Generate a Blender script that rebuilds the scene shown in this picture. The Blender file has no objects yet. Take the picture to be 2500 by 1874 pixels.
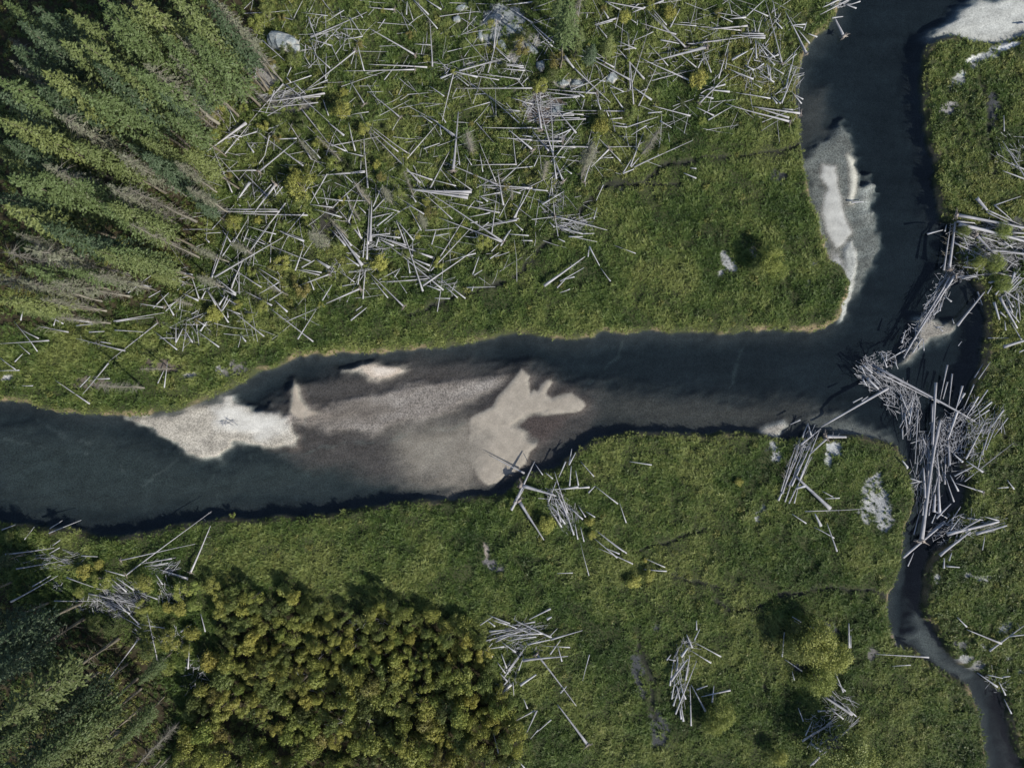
import bpy, math, random
import numpy as np
from mathutils import Vector

R = math.radians
random.seed(7)
rng = np.random.default_rng(11)
scene = bpy.context.scene
COL = scene.collection

# ------------------------------------------------------------------ camera, sky, sun, exposure
S = 0.052                       # metres on the ground per unit of the survey sketch below
NX, NY = 1250.0, 937.0          # the point straight under the drone
HC = 100.0                      # flying height
cam_d = bpy.data.cameras.new('camera')
cam = bpy.data.objects.new('camera', cam_d)
COL.objects.link(cam)
cam.location = (0, 0, HC)
cam.rotation_euler = (0, 0, 0)
cam_d.sensor_width = 36.0
cam_d.lens = 36.0 * HC / (2500 * S)
cam_d.clip_start = 1.0
cam_d.clip_end = 3000.0
scene.camera = cam

SUN = Vector((0.68, -0.56, 0.66)).normalized()
world = bpy.data.worlds.new('World')
scene.world = world
world.use_nodes = True
wn = world.node_tree.nodes
wl = world.node_tree.links
wn.clear()
sky = wn.new('ShaderNodeTexSky')
sky.sky_type = 'NISHITA'
sky.sun_disc = False
sky.sun_elevation = math.asin(SUN.z)
sky.sun_rotation = math.atan2(SUN.x, SUN.y)
bg = wn.new('ShaderNodeBackground')
bg.inputs['Strength'].default_value = 0.10
wo = wn.new('ShaderNodeOutputWorld')
wl.new(sky.outputs[0], bg.inputs[0])
wl.new(bg.outputs[0], wo.inputs[0])

sun_d = bpy.data.lights.new('sun', 'SUN')
sun_d.energy = 4.6
sun_d.angle = R(0.55)
sun_d.color = (1.0, 0.93, 0.80)
sun_o = bpy.data.objects.new('sun', sun_d)
sun_o.rotation_euler = SUN.to_track_quat('Z', 'Y').to_euler()
COL.objects.link(sun_o)

vs = scene.view_settings
vs.view_transform = 'Standard'
vs.look = 'None'
vs.gamma = 1.0
vs.use_curve_mapping = False
vs.exposure = 0.55
scene.cycles.max_bounces = 6
scene.cycles.transparent_max_bounces = 12
scene.cycles.diffuse_bounces = 2


# ------------------------------------------------------------------ helpers
def P(px, py, z=0.0):
    """survey sketch point -> metres, for a point that stands z above the meadow"""
    k = S * (HC - z) / HC
    return ((px - NX) * k, -(py - NY) * k)


def tag(o, label=None, cat=None, group=None, kind=None):
    if label: o['label'] = label
    if cat: o['category'] = cat
    if group: o['group'] = group
    if kind: o['kind'] = kind
    return o


def mesh_from(name, V, F, mat=None, smooth=False):
    me = bpy.data.meshes.new(name)
    me.from_pydata([tuple(v) for v in V], [], F)
    if mat: me.materials.append(mat)
    if smooth:
        me.polygons.foreach_set('use_smooth', [True] * len(me.polygons))
    me.update()
    return me


def link(name, me, parent=None, loc=(0, 0, 0)):
    o = bpy.data.objects.new(name, me)
    COL.objects.link(o)
    o.location = loc
    if parent: o.parent = parent
    return o


def vnoise(x, y, sc, seed):
    """smooth value noise, 0..1, feature size sc metres"""
    r = np.random.default_rng(seed).random((256, 256))
    x = np.asarray(x) / sc + 1000.37
    y = np.asarray(y) / sc + 1000.71
    xi = np.floor(x).astype(int); yi = np.floor(y).astype(int)
    fx = x - xi; fy = y - yi
    fx = fx * fx * (3 - 2 * fx); fy = fy * fy * (3 - 2 * fy)
    a = r[xi % 256, yi % 256]; b = r[(xi + 1) % 256, yi % 256]
    c = r[xi % 256, (yi + 1) % 256]; d = r[(xi + 1) % 256, (yi + 1) % 256]
    return (a * (1 - fx) + b * fx) * (1 - fy) + (c * (1 - fx) + d * fx) * fy


def fbm(x, y, sc, seed, octs=3):
    t = 0; w = 0; a = 1.0
    for i in range(octs):
        t = t + a * vnoise(x, y, sc, seed + i * 17); w += a
        a *= 0.5; sc *= 0.47
    return t / w


def sstep(a, b, x):
    t = np.clip((x - a) / (b - a), 0, 1)
    return t * t * (3 - 2 * t)


def sdf_poly(px, py, poly):
    """signed distance in metres, negative inside; px, py metres; poly in sketch units"""
    pts = np.array([P(a, b) for a, b in poly])
    d2 = np.full(px.shape, 1e18)
    inside = np.zeros(px.shape, bool)
    n = len(pts)
    for i in range(n):
        ax, ay = pts[i]; bx, by = pts[(i + 1) % n]
        ex, ey = bx - ax, by - ay
        t = np.clip(((px - ax) * ex + (py - ay) * ey) / (ex * ex + ey * ey + 1e-12), 0, 1)
        dx = px - ax - t * ex; dy = py - ay - t * ey
        np.minimum(d2, dx * dx + dy * dy, out=d2)
        c = ((ay > py) != (by > py)) & (px < (bx - ax) * (py - ay) / (by - ay + 1e-12) + ax)
        inside ^= c
    d = np.sqrt(d2)
    return np.where(inside, -d, d)


def dist_line(px, py, line):
    pts = np.array([P(a, b) for a, b in line])
    d2 = np.full(px.shape, 1e18)
    for i in range(len(pts) - 1):
        ax, ay = pts[i]; bx, by = pts[i + 1]
        ex, ey = bx - ax, by - ay
        t = np.clip(((px - ax) * ex + (py - ay) * ey) / (ex * ex + ey * ey + 1e-12), 0, 1)
        dx = px - ax - t * ex; dy = py - ay - t * ey
        np.minimum(d2, dx * dx + dy * dy, out=d2)
    return np.sqrt(d2)


K = 2500 / 2212.0


def k_(pts):
    return [(a * K, b * K) for a, b in pts]


# ------------------------------------------------------------------ materials
def new_mat(name):
    m = bpy.data.materials.new(name)
    m.use_nodes = True
    n = m.node_tree.nodes; l = m.node_tree.links
    n.clear()
    out = n.new('ShaderNodeOutputMaterial')
    return m, n, l, out


def mathn(n, l, op, a, b=None, c=None):
    x = n.new('ShaderNodeMath'); x.operation = op
    for i, v in enumerate((a, b, c)):
        if v is None: continue
        if isinstance(v, (int, float)): x.inputs[i].default_value = v
        else: l.new(v, x.inputs[i])
    return x.outputs[0]


def noise(n, l, vec, scale, detail=3, rough=0.55):
    x = n.new('ShaderNodeTexNoise')
    x.inputs['Scale'].default_value = scale
    x.inputs['Detail'].default_value = detail
    x.inputs['Roughness'].default_value = rough
    l.new(vec, x.inputs['Vector'])
    return x.outputs[0]


def ramp(n, l, fac, stops):
    x = n.new('ShaderNodeValToRGB')
    e = x.color_ramp.elements
    while len(e) < len(stops): e.new(0.5)
    for i, (p, c) in enumerate(stops):
        e[i].position = p; e[i].color = (*c, 1)
    l.new(fac, x.inputs[0])
    return x.outputs[0]


def mixc(n, l, mode, fac, a, b):
    x = n.new('ShaderNodeMix'); x.data_type = 'RGBA'; x.blend_type = mode
    if isinstance(fac, (int, float)): x.inputs[0].default_value = fac
    else: l.new(fac, x.inputs[0])
    for s, v in ((6, a), (7, b)):
        if isinstance(v, tuple): x.inputs[s].default_value = (*v, 1)
        else: l.new(v, x.inputs[s])
    return x.outputs[2]


def mat_ground():
    m, n, l, out = new_mat('ground')
    b = n.new('ShaderNodeBsdfPrincipled'); b.inputs['Roughness'].default_value = 0.95
    b.inputs['Specular IOR Level'].default_value = 0.15
    at = n.new('ShaderNodeAttribute'); at.attribute_name = 'Col'
    sp = n.new('ShaderNodeAttribute'); sp.attribute_name = 'Spk'
    g = n.new('ShaderNodeNewGeometry')
    n1 = noise(n, l, g.outputs['Position'], 6.0, 3, 0.7)
    n2 = noise(n, l, g.outputs['Position'], 0.9, 4, 0.6)
    v1 = mathn(n, l, 'MULTIPLY_ADD', n1, 3.4, -0.75)
    v1 = mathn(n, l, 'MAXIMUM', v1, 0.12)
    mul = mathn(n, l, 'SUBTRACT', v1, 1.0)
    mul = mathn(n, l, 'MULTIPLY_ADD', mul, sp.outputs['Fac'], 1.0)
    m2 = mathn(n, l, 'MULTIPLY_ADD', n2, 0.7, 0.65)
    mul = mathn(n, l, 'MULTIPLY', mul, m2)
    vm = n.new('ShaderNodeVectorMath'); vm.operation = 'SCALE'
    l.new(at.outputs['Color'], vm.inputs[0]); l.new(mul, vm.inputs['Scale'])
    l.new(vm.outputs[0], b.inputs['Base Color'])
    bu = n.new('ShaderNodeBump'); bu.inputs['Strength'].default_value = 0.5; bu.inputs['Distance'].default_value = 0.06
    l.new(n1, bu.inputs['Height']); l.new(bu.outputs[0], b.inputs['Normal'])
    l.new(b.outputs[0], out.inputs['Surface'])
    return m


def mat_water():
    m, n, l, out = new_mat('water')
    tr = n.new('ShaderNodeBsdfTransparent'); tr.inputs[0].default_value = (0.95, 0.97, 0.97, 1)
    gl = n.new('ShaderNodeBsdfGlossy'); gl.inputs['Roughness'].default_value = 0.06
    fr = n.new('ShaderNodeFresnel'); fr.inputs['IOR'].default_value = 1.33
    g = n.new('ShaderNodeNewGeometry')
    nn = noise(n, l, g.outputs['Position'], 1.1, 3, 0.6)
    bu = n.new('ShaderNodeBump'); bu.inputs['Strength'].default_value = 0.25; bu.inputs['Distance'].default_value = 0.03
    l.new(nn, bu.inputs['Height']); l.new(bu.outputs[0], gl.inputs['Normal']); l.new(bu.outputs[0], fr.inputs['Normal'])
    front = mathn(n, l, 'SUBTRACT', 1.0, g.outputs['Backfacing'])
    ff = mathn(n, l, 'MULTIPLY', fr.outputs[0], front)
    mx = n.new('ShaderNodeMixShader')
    l.new(ff, mx.inputs[0]); l.new(tr.outputs[0], mx.inputs[1]); l.new(gl.outputs[0], mx.inputs[2])
    l.new(mx.outputs[0], out.inputs['Surface'])
    va = n.new('ShaderNodeVolumeAbsorption')
    va.inputs['Color'].default_value = (0.26, 0.42, 0.52, 1)
    va.inputs['Density'].default_value = 0.72
    l.new(va.outputs[0], out.inputs['Volume'])
    return m


def mat_leaf(name, spread=0.5, trans=0.3, rough=0.6, scale=1.6):
    """foliage: object colour, broken by noise in the crown"""
    m, n, l, out = new_mat(name)
    oi = n.new('ShaderNodeObjectInfo')
    tc = n.new('ShaderNodeTexCoord')
    nn = noise(n, l, tc.outputs['Object'], scale, 3, 0.6)
    k = mathn(n, l, 'MULTIPLY_ADD', nn, spread * 2, 1.0 - spread)
    vm = n.new('ShaderNodeVectorMath'); vm.operation = 'SCALE'
    l.new(oi.outputs['Color'], vm.inputs[0]); l.new(k, vm.inputs['Scale'])
    b = n.new('ShaderNodeBsdfPrincipled'); b.inputs['Roughness'].default_value = rough
    b.inputs['Specular IOR Level'].default_value = 0.3
    l.new(vm.outputs[0], b.inputs['Base Color'])
    t = n.new('ShaderNodeBsdfTranslucent')
    l.new(vm.outputs[0], t.inputs[0])
    mx = n.new('ShaderNodeMixShader'); mx.inputs[0].default_value = trans
    l.new(b.outputs[0], mx.inputs[1]); l.new(t.outputs[0], mx.inputs[2])
    l.new(mx.outputs[0], out.inputs['Surface'])
    return m


def mat_tuft(name, cols, dry):
    m, n, l, out = new_mat(name)
    ia = n.new('ShaderNodeAttribute'); ia.attribute_type = 'INSTANCER'; ia.attribute_name = 'tint'
    g = n.new('ShaderNodeNewGeometry')
    n1 = noise(n, l, g.outputs['Position'], 0.11, 3, 0.6)
    n2 = noise(n, l, g.outputs['Position'], 0.9, 2, 0.6)
    f = mathn(n, l, 'MULTIPLY_ADD', n1, 2.0, -0.95)
    f = mathn(n, l, 'ADD', f, mathn(n, l, 'MULTIPLY', n2, 0.45))
    f = mathn(n, l, 'ADD', f, mathn(n, l, 'MULTIPLY_ADD', ia.outputs['Fac'], 0.65, -0.05))
    c = ramp(n, l, f, [(0.12, cols[0]), (0.5, cols[1]), (0.92, cols[2])])
    b = n.new('ShaderNodeBsdfPrincipled'); b.inputs['Roughness'].default_value = 0.55
    b.inputs['Specular IOR Level'].default_value = 0.35
    l.new(c, b.inputs['Base Color'])
    t = n.new('ShaderNodeBsdfTranslucent'); l.new(c, t.inputs[0])
    mx = n.new('ShaderNodeMixShader'); mx.inputs[0].default_value = 0.25
    l.new(b.outputs[0], mx.inputs[1]); l.new(t.outputs[0], mx.inputs[2])
    l.new(mx.outputs[0], out.inputs['Surface'])
    return m


def mat_wood(name, a, b_, dark):
    """weathered wood with grain along the length and per-log tone"""
    m, n, l, out = new_mat(name)
    oi = n.new('ShaderNodeObjectInfo')
    at = n.new('ShaderNodeAttribute'); at.attribute_name = 'grain'
    g = n.new('ShaderNodeNewGeometry')
    n1 = noise(n, l, at.outputs['Vector'], 1.0, 4, 0.65)
    n2 = noise(n, l, g.outputs['Position'], 1.2, 3, 0.6)
    c = mixc(n, l, 'MIX', oi.outputs['Random'], a, b_)
    k = mathn(n, l, 'MULTIPLY_ADD', n1, 2.6, -0.75)
    k = mathn(n, l, 'MINIMUM', mathn(n, l, 'MAXIMUM', k, 0.0), 1.0)
    c = mixc(n, l, 'MIX', k, dark, c)
    k2 = mathn(n, l, 'MULTIPLY_ADD', n2, 0.8, 0.6)
    vm = n.new('ShaderNodeVectorMath'); vm.operation = 'SCALE'
    l.new(c, vm.inputs[0]); l.new(k2, vm.inputs['Scale'])
    b = n.new('ShaderNodeBsdfPrincipled'); b.inputs['Roughness'].default_value = 0.8
    b.inputs['Specular IOR Level'].default_value = 0.25
    l.new(vm.outputs[0], b.inputs['Base Color'])
    bu = n.new('ShaderNodeBump'); bu.inputs['Strength'].default_value = 0.4; bu.inputs['Distance'].default_value = 0.02
    l.new(n1, bu.inputs['Height']); l.new(bu.outputs[0], b.inputs['Normal'])
    l.new(b.outputs[0], out.inputs['Surface'])
    return m


def mat_rock():
    m, n, l, out = new_mat('granite')
    tc = n.new('ShaderNodeTexCoord')
    n1 = noise(n, l, tc.outputs['Object'], 0.7, 5, 0.65)
    n2 = noise(n, l, tc.outputs['Object'], 5.0, 3, 0.7)
    c = ramp(n, l, n1, [(0.30, (0.08, 0.10, 0.115)), (0.47, (0.17, 0.20, 0.22)), (0.60, (0.28, 0.285, 0.275)), (0.68, (0.14, 0.075, 0.045))])
    c = mixc(n, l, 'OVERLAY', 0.6, c, ramp(n, l, n2, [(0.3, (0.2, 0.2, 0.2)), (0.7, (0.8, 0.8, 0.8))]))
    b = n.new('ShaderNodeBsdfPrincipled'); b.inputs['Roughness'].default_value = 0.85
    l.new(c, b.inputs['Base Color'])
    bu = n.new('ShaderNodeBump'); bu.inputs['Strength'].default_value = 0.5; bu.inputs['Distance'].default_value = 0.08
    l.new(n2, bu.inputs['Height']); l.new(bu.outputs[0], b.inputs['Normal'])
    l.new(b.outputs[0], out.inputs['Surface'])
    return m


M_GROUND = mat_ground()
M_WATER = mat_water()
M_CONIFER = mat_leaf('needles', 0.45, 0.12, 0.6, 1.0)
M_LEAF = mat_leaf('leaves', 0.45, 0.28, 0.5, 1.3)
M_TUFT = mat_tuft('sedge', [(0.026, 0.056, 0.012), (0.082, 0.130, 0.030), (0.185, 0.218, 0.066)], 0)
M_SHRUB = mat_tuft('low shrub leaves', [(0.026, 0.048, 0.013), (0.066, 0.096, 0.024), (0.145, 0.152, 0.042)], 0)
M_LOG = mat_wood('silvered wood', (0.28, 0.29, 0.32), (0.50, 0.50, 0.53), (0.13, 0.13, 0.15))
M_STICK = mat_wood('driftwood', (0.32, 0.33, 0.37), (0.46, 0.47, 0.50), (0.15, 0.155, 0.18))
M_ROOT = mat_wood('root wood', (0.22, 0.20, 0.19), (0.34, 0.31, 0.29), (0.10, 0.08, 0.07))
M_BARK = mat_wood('bark', (0.15, 0.135, 0.11), (0.23, 0.21, 0.175), (0.06, 0.052, 0.042))
M_TWIG = mat_wood('bare twigs', (0.20, 0.195, 0.17), (0.28, 0.265, 0.225), (0.10, 0.095, 0.085))
M_ROCK = mat_rock()
M_DOME = mat_leaf('willow leaves', 0.35, 0.22, 0.55, 2.2)

# ------------------------------------------------------------------ river outline and bars (survey sketch units)
NORTH = k_([(-300, 868), (0, 862), (60, 868), (120, 885), (200, 893), (260, 893), (330, 886), (400, 873), (450, 855), (490, 840), (540, 815), (560, 800),
    (600, 785), (650, 770), (720, 758), (800, 755), (900, 752), (960, 748), (1000, 738), (1050, 722), (1100, 713), (1180, 722), (1240, 725),
    (1300, 716), (1400, 712), (1500, 714), (1600, 713), (1680, 712), (1740, 712), (1790, 700), (1812, 680), (1820, 655), (1835, 625), (1830, 600),
    (1815, 575), (1790, 560), (1775, 520), (1770, 470), (1755, 440), (1745, 395), (1735, 350), (1728, 300), (1724, 262), (1722, 200), (1728, 150),
    (1740, 110), (1755, 85), (1790, 50), (1810, 15), (1830, -40), (1850, -300)])
EAST = k_([(2500, -300), (2500, 40), (2212, 78), (2150, 92), (2105, 86), (2070, 78), (2040, 84), (2020, 92), (2005, 120), (1998, 180), (2005, 230), (2015, 290), (2025, 350), (2030, 400), (2035, 450), (2046, 470),
    (2062, 482), (2072, 520), (2075, 560), (2105, 590), (2125, 630), (2145, 690), (2140, 740), (2130, 790), (2112, 820), (2098, 850), (2112, 880), (2100, 930),
    (2085, 990), (2098, 1050), (2095, 1090), (2060, 1120), (2070, 1160), (2030, 1200), (2010, 1230), (2000, 1260), (1998, 1310), (2005, 1340), (2030, 1370), (2060, 1410), (2090, 1440),
    (2130, 1462), (2155, 1480), (2175, 1500), (2185, 1540), (2195, 1590), (2212, 1640), (2230, 1760), (2230, 2000)])
SOUTH = k_([(2140, 2000), (2138, 1720), (2133, 1658), (2130, 1620), (2125, 1580), (2120, 1530), (2100, 1490), (2060, 1465), (2005, 1430), (1985, 1415), (1940, 1390), (1925, 1365),
    (1920, 1330), (1925, 1280), (1940, 1230), (1955, 1160), (1972, 1100), (1970, 1060), (1960, 1000), (1945, 965), (1900, 950), (1830, 945),
    (1770, 950), (1740, 955), (1680, 945), (1640, 940), (1560, 940), (1500, 935), (1400, 935), (1320, 940), (1280, 955), (1240, 985), (1210, 1010),
    (1150, 1030), (1110, 1055), (1085, 1075), (1020, 1080), (960, 1080), (900, 1085), (820, 1100), (740, 1110), (650, 1120), (560, 1125),
    (480, 1125), (400, 1135), (320, 1155), (250, 1163), (200, 1160), (150, 1150), (90, 1142), (30, 1138), (0, 1140), (-300, 1140)])
RIVER = NORTH + EAST + SOUTH

# name, outline, edge softness (m), depth under water (m, negative = dry), colour, speckle
BARS = [
    (k_([(-40, 920), (200, 930), (420, 1010), (620, 985), (900, 960), (900, 1030), (700, 1060), (400, 1090), (200, 1105), (-40, 1090)]), 4.0, 0.60, (0.070, 0.080, 0.075), 0.7),
    (k_([(560, 880), (650, 830), (760, 800), (900, 780), (1140, 790), (1300, 850), (1300, 900), (1210, 960), (1130, 1040), (1000, 1065), (840, 1045), (660, 1000), (580, 960)]), 2.0, 0.42, (0.125, 0.100, 0.090), 0.8),
    (k_([(1300, 840), (1500, 860), (1750, 870), (1830, 900), (1640, 925), (1400, 920), (1300, 900)]), 2.5, 0.55, (0.105, 0.092, 0.080), 0.7),
    (k_([(840, 940), (1000, 905), (1060, 960), (1000, 1050), (880, 1030)]), 3.0, 0.16, (0.32, 0.275, 0.235), 0.5),
    (k_([(600, 905), (650, 890), (760, 862), (900, 832), (1000, 815), (1085, 812), (1060, 838), (980, 880), (880, 912), (800, 930), (740, 932), (690, 915)]), 0.9, 0.08, (0.30, 0.26, 0.24), 1.0),
    (k_([(640, 892), (740, 868), (840, 872), (850, 890), (740, 915), (660, 912)]), 1.2, 0.10, (0.22, 0.185, 0.165), 0.7),
    (k_([(265, 903), (330, 899), (380, 890), (400, 880), (440, 870), (480, 862), (520, 870), (545, 885), (580, 890), (610, 905), (640, 945), (635, 960), (590, 965),
         (545, 963), (500, 957), (470, 990), (430, 992), (400, 985), (370, 960), (330, 935), (290, 912)]), 0.45, -0.10, (0.42, 0.40, 0.36), 0.8),
    (k_([(455, 880), (490, 868), (530, 880), (590, 892), (612, 908), (620, 930), (560, 940), (500, 930), (465, 915)]), 1.0, -0.18, (0.62, 0.62, 0.60), 0.35),
    (k_([(630, 822), (640, 832), (650, 862), (662, 884), (700, 890), (650, 905), (620, 888), (625, 850)]), 0.35, -0.03, (0.40, 0.36, 0.31), 0.25),
    (k_([(735, 800), (780, 786), (825, 782), (865, 795), (880, 803), (840, 813), (800, 812), (780, 802)]), 0.8, -0.05, (0.52, 0.46, 0.40), 0.7),
    (k_([(805, 793), (830, 790), (850, 800), (815, 808)]), 0.5, -0.10, (0.62, 0.57, 0.52), 0.3),
    ([(600 + u / 2.59, 500 + v / 2.59) for u, v in ((1740, 1035), (1772, 1062), (1798, 1078), (1786, 1110), (1790, 1150), (1800, 1192), (1822, 1172), (1850, 1182), (1872, 1140), (1900, 1112), (1930, 1104), (1940, 1120), (1915, 1160),
        (1900, 1200), (1940, 1222), (1985, 1204), (2060, 1184), (2100, 1210), (2132, 1240), (2146, 1266), (2110, 1300), (2000, 1322), (1880, 1336), (1790, 1346), (1728, 1398), (1785, 1436), (1852, 1488), (1838, 1532), (1796, 1570), (1772, 1640),
        (1700, 1700), (1640, 1725), (1590, 1770), (1530, 1780), (1470, 1730), (1430, 1640), (1400, 1540), (1420, 1440), (1420, 1350), (1500, 1310), (1560, 1275), (1590, 1210), (1640, 1150), (1690, 1100))], 0.16, 0.03, (0.42, 0.365, 0.315), 0.22),
    ([(1083, 1130), (1120, 1075), (1180, 1060), (1170, 1100), (1120, 1180), (1100, 1190)], 2.0, 0.10, (0.26, 0.225, 0.195), 0.5),
    (k_([(1125, 922), (1140, 908), (1180, 902), (1215, 905), (1205, 935), (1175, 956), (1150, 950)]), 1.0, 0.35, (0.12, 0.085, 0.075), 0.9),
    (k_([(1745, 345), (1770, 300), (1790, 285), (1822, 262), (1840, 275), (1850, 320), (1858, 380), (1862, 430), (1880, 380), (1893, 420), (1905, 480), (1905, 540), (1890, 580),
         (1868, 610), (1845, 650), (1825, 690), (1800, 690), (1760, 450)]), 0.9, 0.10, (0.17, 0.175, 0.165), 1.0),
    (k_([(1782, 352), (1810, 353), (1815, 400), (1823, 430), (1830, 470), (1846, 500), (1832, 520), (1812, 532), (1795, 500), (1780, 460), (1785, 420), (1796, 400), (1778, 380)]), 0.3, -0.10, (0.46, 0.47, 0.46), 0.2),
    (k_([(1836, 330), (1850, 342), (1855, 390), (1850, 437), (1841, 437), (1844, 383)]), 0.25, -0.12, (0.56, 0.56, 0.50), 0.25),
    (k_([(1828, 540), (1848, 515), (1858, 560), (1852, 600), (1840, 650), (1826, 690), (1815, 700), (1830, 600)]), 0.4, -0.25, (0.40, 0.42, 0.41), 0.6),
    (k_([(1800, 545), (1818, 550), (1830, 590), (1822, 600), (1805, 570)]), 0.4, -0.12, (0.40, 0.41, 0.42), 0.5),
    (k_([(1862, 425), (1885, 385), (1896, 430), (1880, 470)]), 1.0, 0.03, (0.36, 0.37, 0.35), 0.9),
    (k_([(2030, 70), (2075, 22), (2120, -10), (2212, -30), (2400, -60), (2400, 30), (2212, 72), (2150, 88), (2108, 100), (2070, 80)]), 1.6, -0.10, (0.47, 0.49, 0.48), 0.5),
    (k_([(1945, 795), (1960, 770), (1985, 730), (1990, 690), (2020, 678), (2042, 700), (2072, 700), (2060, 722), (2020, 732), (2000, 760), (1970, 790)]), 0.7, -0.02, (0.28, 0.27, 0.25), 0.9),
    (k_([(1635, 942), (1658, 920), (1698, 908), (1707, 920), (1685, 942)]), 0.4, -0.02, (0.36, 0.35, 0.33), 0.9),
    (k_([(1770, 900), (1850, 905), (1930, 950), (1900, 955), (1820, 945), (1760, 930)]), 1.4, 0.25, (0.17, 0.17, 0.16), 0.8),
    (k_([(1990, 1340), (2040, 1410), (2100, 1470), (2080, 1470), (2020, 1430), (1975, 1380)]), 1.2, 0.45, (0.14, 0.145, 0.14), 0.7),
    (k_([(1730, 300), (1750, 200), (1790, 180), (1800, 280)]), 2.0, 0.6, (0.11, 0.10, 0.09), 0.5),
]
# bare ground inside the meadows: x, y, rx, ry, turn(deg), colour, softness
SAND = (0.25, 0.262, 0.275)
MUD = (0.045, 0.05, 0.055)
PATCH = [
    (2140, 1205, 30, 42, 0, SAND), (2160, 1262, 24, 34, 20, SAND), (2125, 1255, 24, 24, 0, SAND), (1858, 1247, 10, 34, -32, SAND), (1893, 1098, 18, 22, 0, SAND), (2040, 1100, 16, 22, 20, (0.33, 0.35, 0.36)),
    (2020, 1130, 12, 18, 0, (0.33, 0.35, 0.36)), (1778, 640, 16, 26, 30, SAND), (1762, 672, 8, 12, 0, SAND), (1838, 615, 10, 14, 0, SAND), (1990, 645, 9, 16, 0, SAND), (1978, 690, 8, 18, 0, SAND),
    (1201, 1384, 15, 9, 20, SAND), (1187, 1350, 6, 26, 20, (0.2, 0.18, 0.17)), (1205, 1378, 24, 16, 0, (0.10, 0.10, 0.11)), (548, 905, 20, 14, 0, SAND), (575, 900, 34, 18, 0, (0.12, 0.12, 0.12)), (470, 918, 22, 8, 0, (0.3, 0.3, 0.3)),
    (400, 895, 60, 16, -3, (0.10, 0.085, 0.075)), (215, 930, 60, 16, 0, (0.11, 0.10, 0.085)), (15, 920, 14, 8, 0, (0.3, 0.31, 0.32)), (2365, 1404, 10, 8, 0, SAND), (2405, 1406, 24, 8, 5, SAND), (2280, 1420, 9, 10, 0, SAND),
    (2402, 1578, 16, 10, 10, SAND), (2455, 1535, 20, 12, 30, (0.18, 0.20, 0.21)), (2365, 1608, 22, 12, 40, (0.22, 0.23, 0.23)), (2350, 1575, 24, 14, 0, (0.10, 0.105, 0.11)), (2385, 1635, 22, 14, 40, (0.14, 0.145, 0.145)), (2490, 1640, 12, 6, 0, SAND),
    (2465, 1600, 8, 6, 0, SAND), (2320, 268, 20, 18, 0, (0.20, 0.20, 0.21)), (2350, 185, 16, 10, 30, (0.36, 0.39, 0.38)), (2335, 205, 30, 10, 40, (0.24, 0.25, 0.25)), (2420, 130, 50, 12, 38, (0.22, 0.24, 0.26)), (2380, 140, 30, 8, 38, (0.42, 0.44, 0.44)),
    (2465, 110, 30, 8, 20, (0.42, 0.44, 0.46)), (2425, 265, 16, 40, 0, MUD), (1610, 1790, 28, 50, 0, MUD), (1560, 1650, 14, 60, 10, MUD), (1600, 640 + 900, 12, 10, 0, MUD), (1900, 430, 26, 22, 0, MUD),
    (1520, 470, 10, 8, 0, MUD), (2030, 1535, 20, 24, 0, MUD), (1960, 1630, 20, 14, 0, MUD), (2190, 1560, 12, 34, 30, (0.10, 0.10, 0.10)), (2130, 1590, 14, 18, 0, (0.09, 0.09, 0.09)), (655, 190, 34, 22, 0, (0.17, 0.17, 0.17)),
    (1215, 60, 62, 44, 20, (0.17, 0.19, 0.20)), (1290, 110, 60, 26, 35, (0.20, 0.20, 0.19)), (1400, 205, 50, 12, 5, (0.22, 0.22, 0.21)), (1345, 285, 26, 26, 0, (0.30, 0.31, 0.33)), (1330, 260, 50, 40, 0, (0.09, 0.075, 0.065)),
    (700, 250, 80, 26, 0, (0.10, 0.10, 0.09)), (300, 1470, 70, 50, 0, (0.05, 0.055, 0.055)), (800, 560, 40, 50, 0, (0.04, 0.04, 0.035)), (2300, 600, 50, 30, 0, MUD), (2450, 600, 90, 70, 0, (0.06, 0.065, 0.065)),
]
DITCH = [
    ([(1800, 1485), (1840, 1482), (1880, 1462), (1920, 1450), (2000, 1440), (2040, 1434), (2080, 1436), (2130, 1441), (2170, 1458)], 0.35),
    ([(1745, 1465), (1790, 1486), (1840, 1486)], 0.3),
    ([(1645, 1406), (1700, 1418), (1760, 1440)], 0.3),
    ([(1210, 700), (1260, 675), (1330, 600), (1380, 545), (1440, 490), (1490, 440), (1560, 452), (1640, 400)], 0.45),
    ([(1460, 455), (1560, 448), (1660, 452)], 0.3), ([(1640, 400), (1750, 385), (1850, 380), (1960, 350)], 0.3),
    ([(1000, 770), (1120, 720), (1220, 690)], 0.4), ([(2245, 1500), (2246, 1400)], 0.25), ([(2405, 210), (2412, 330), (2430, 420)], 0.35),
    ([(1540, 1350), (1600, 1330), (1720, 1300)], 0.25), ([(1560, 1560), (1590, 1660), (1600, 1760)], 0.4), ([(2360, 930), (2420, 1000), (2470, 1100)], 0.25),
    ([(1860, 1640), (1880, 1720)], 0.25),
]
LOGZONE = [(560, -100), (1900, -100), (1990, 60), (1945, 290), (1700, 320), (1480, 470), (1340, 610), (1160, 690), (940, 690), (740, 800), (560, 830), (330, 800), (430, 650), (500, 500), (480, 330), (640, 160)]
FOREST = [(-400, -400), (640, -200), (640, 0), (670, 150), (600, 230), (520, 330), (470, 420), (520, 560), (470, 690), (330, 760), (150, 800), (0, 810), (-400, 840)]
FORESTB = [(-400, 1450), (20, 1440), (170, 1500), (330, 1570), (420, 1640), (430, 1760), (420, 2200), (-400, 2200)]
THICK = [(545, 1440), (640, 1470), (720, 1440), (790, 1490), (880, 1500), (940, 1480), (1010, 1500), (1100, 1510), (1170, 1560), (1200, 1640), (1250, 1720), (1275, 1800), (1270, 1960), (400, 1960), (440, 1800), (470, 1700), (560, 1620), (520, 1530)]

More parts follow.
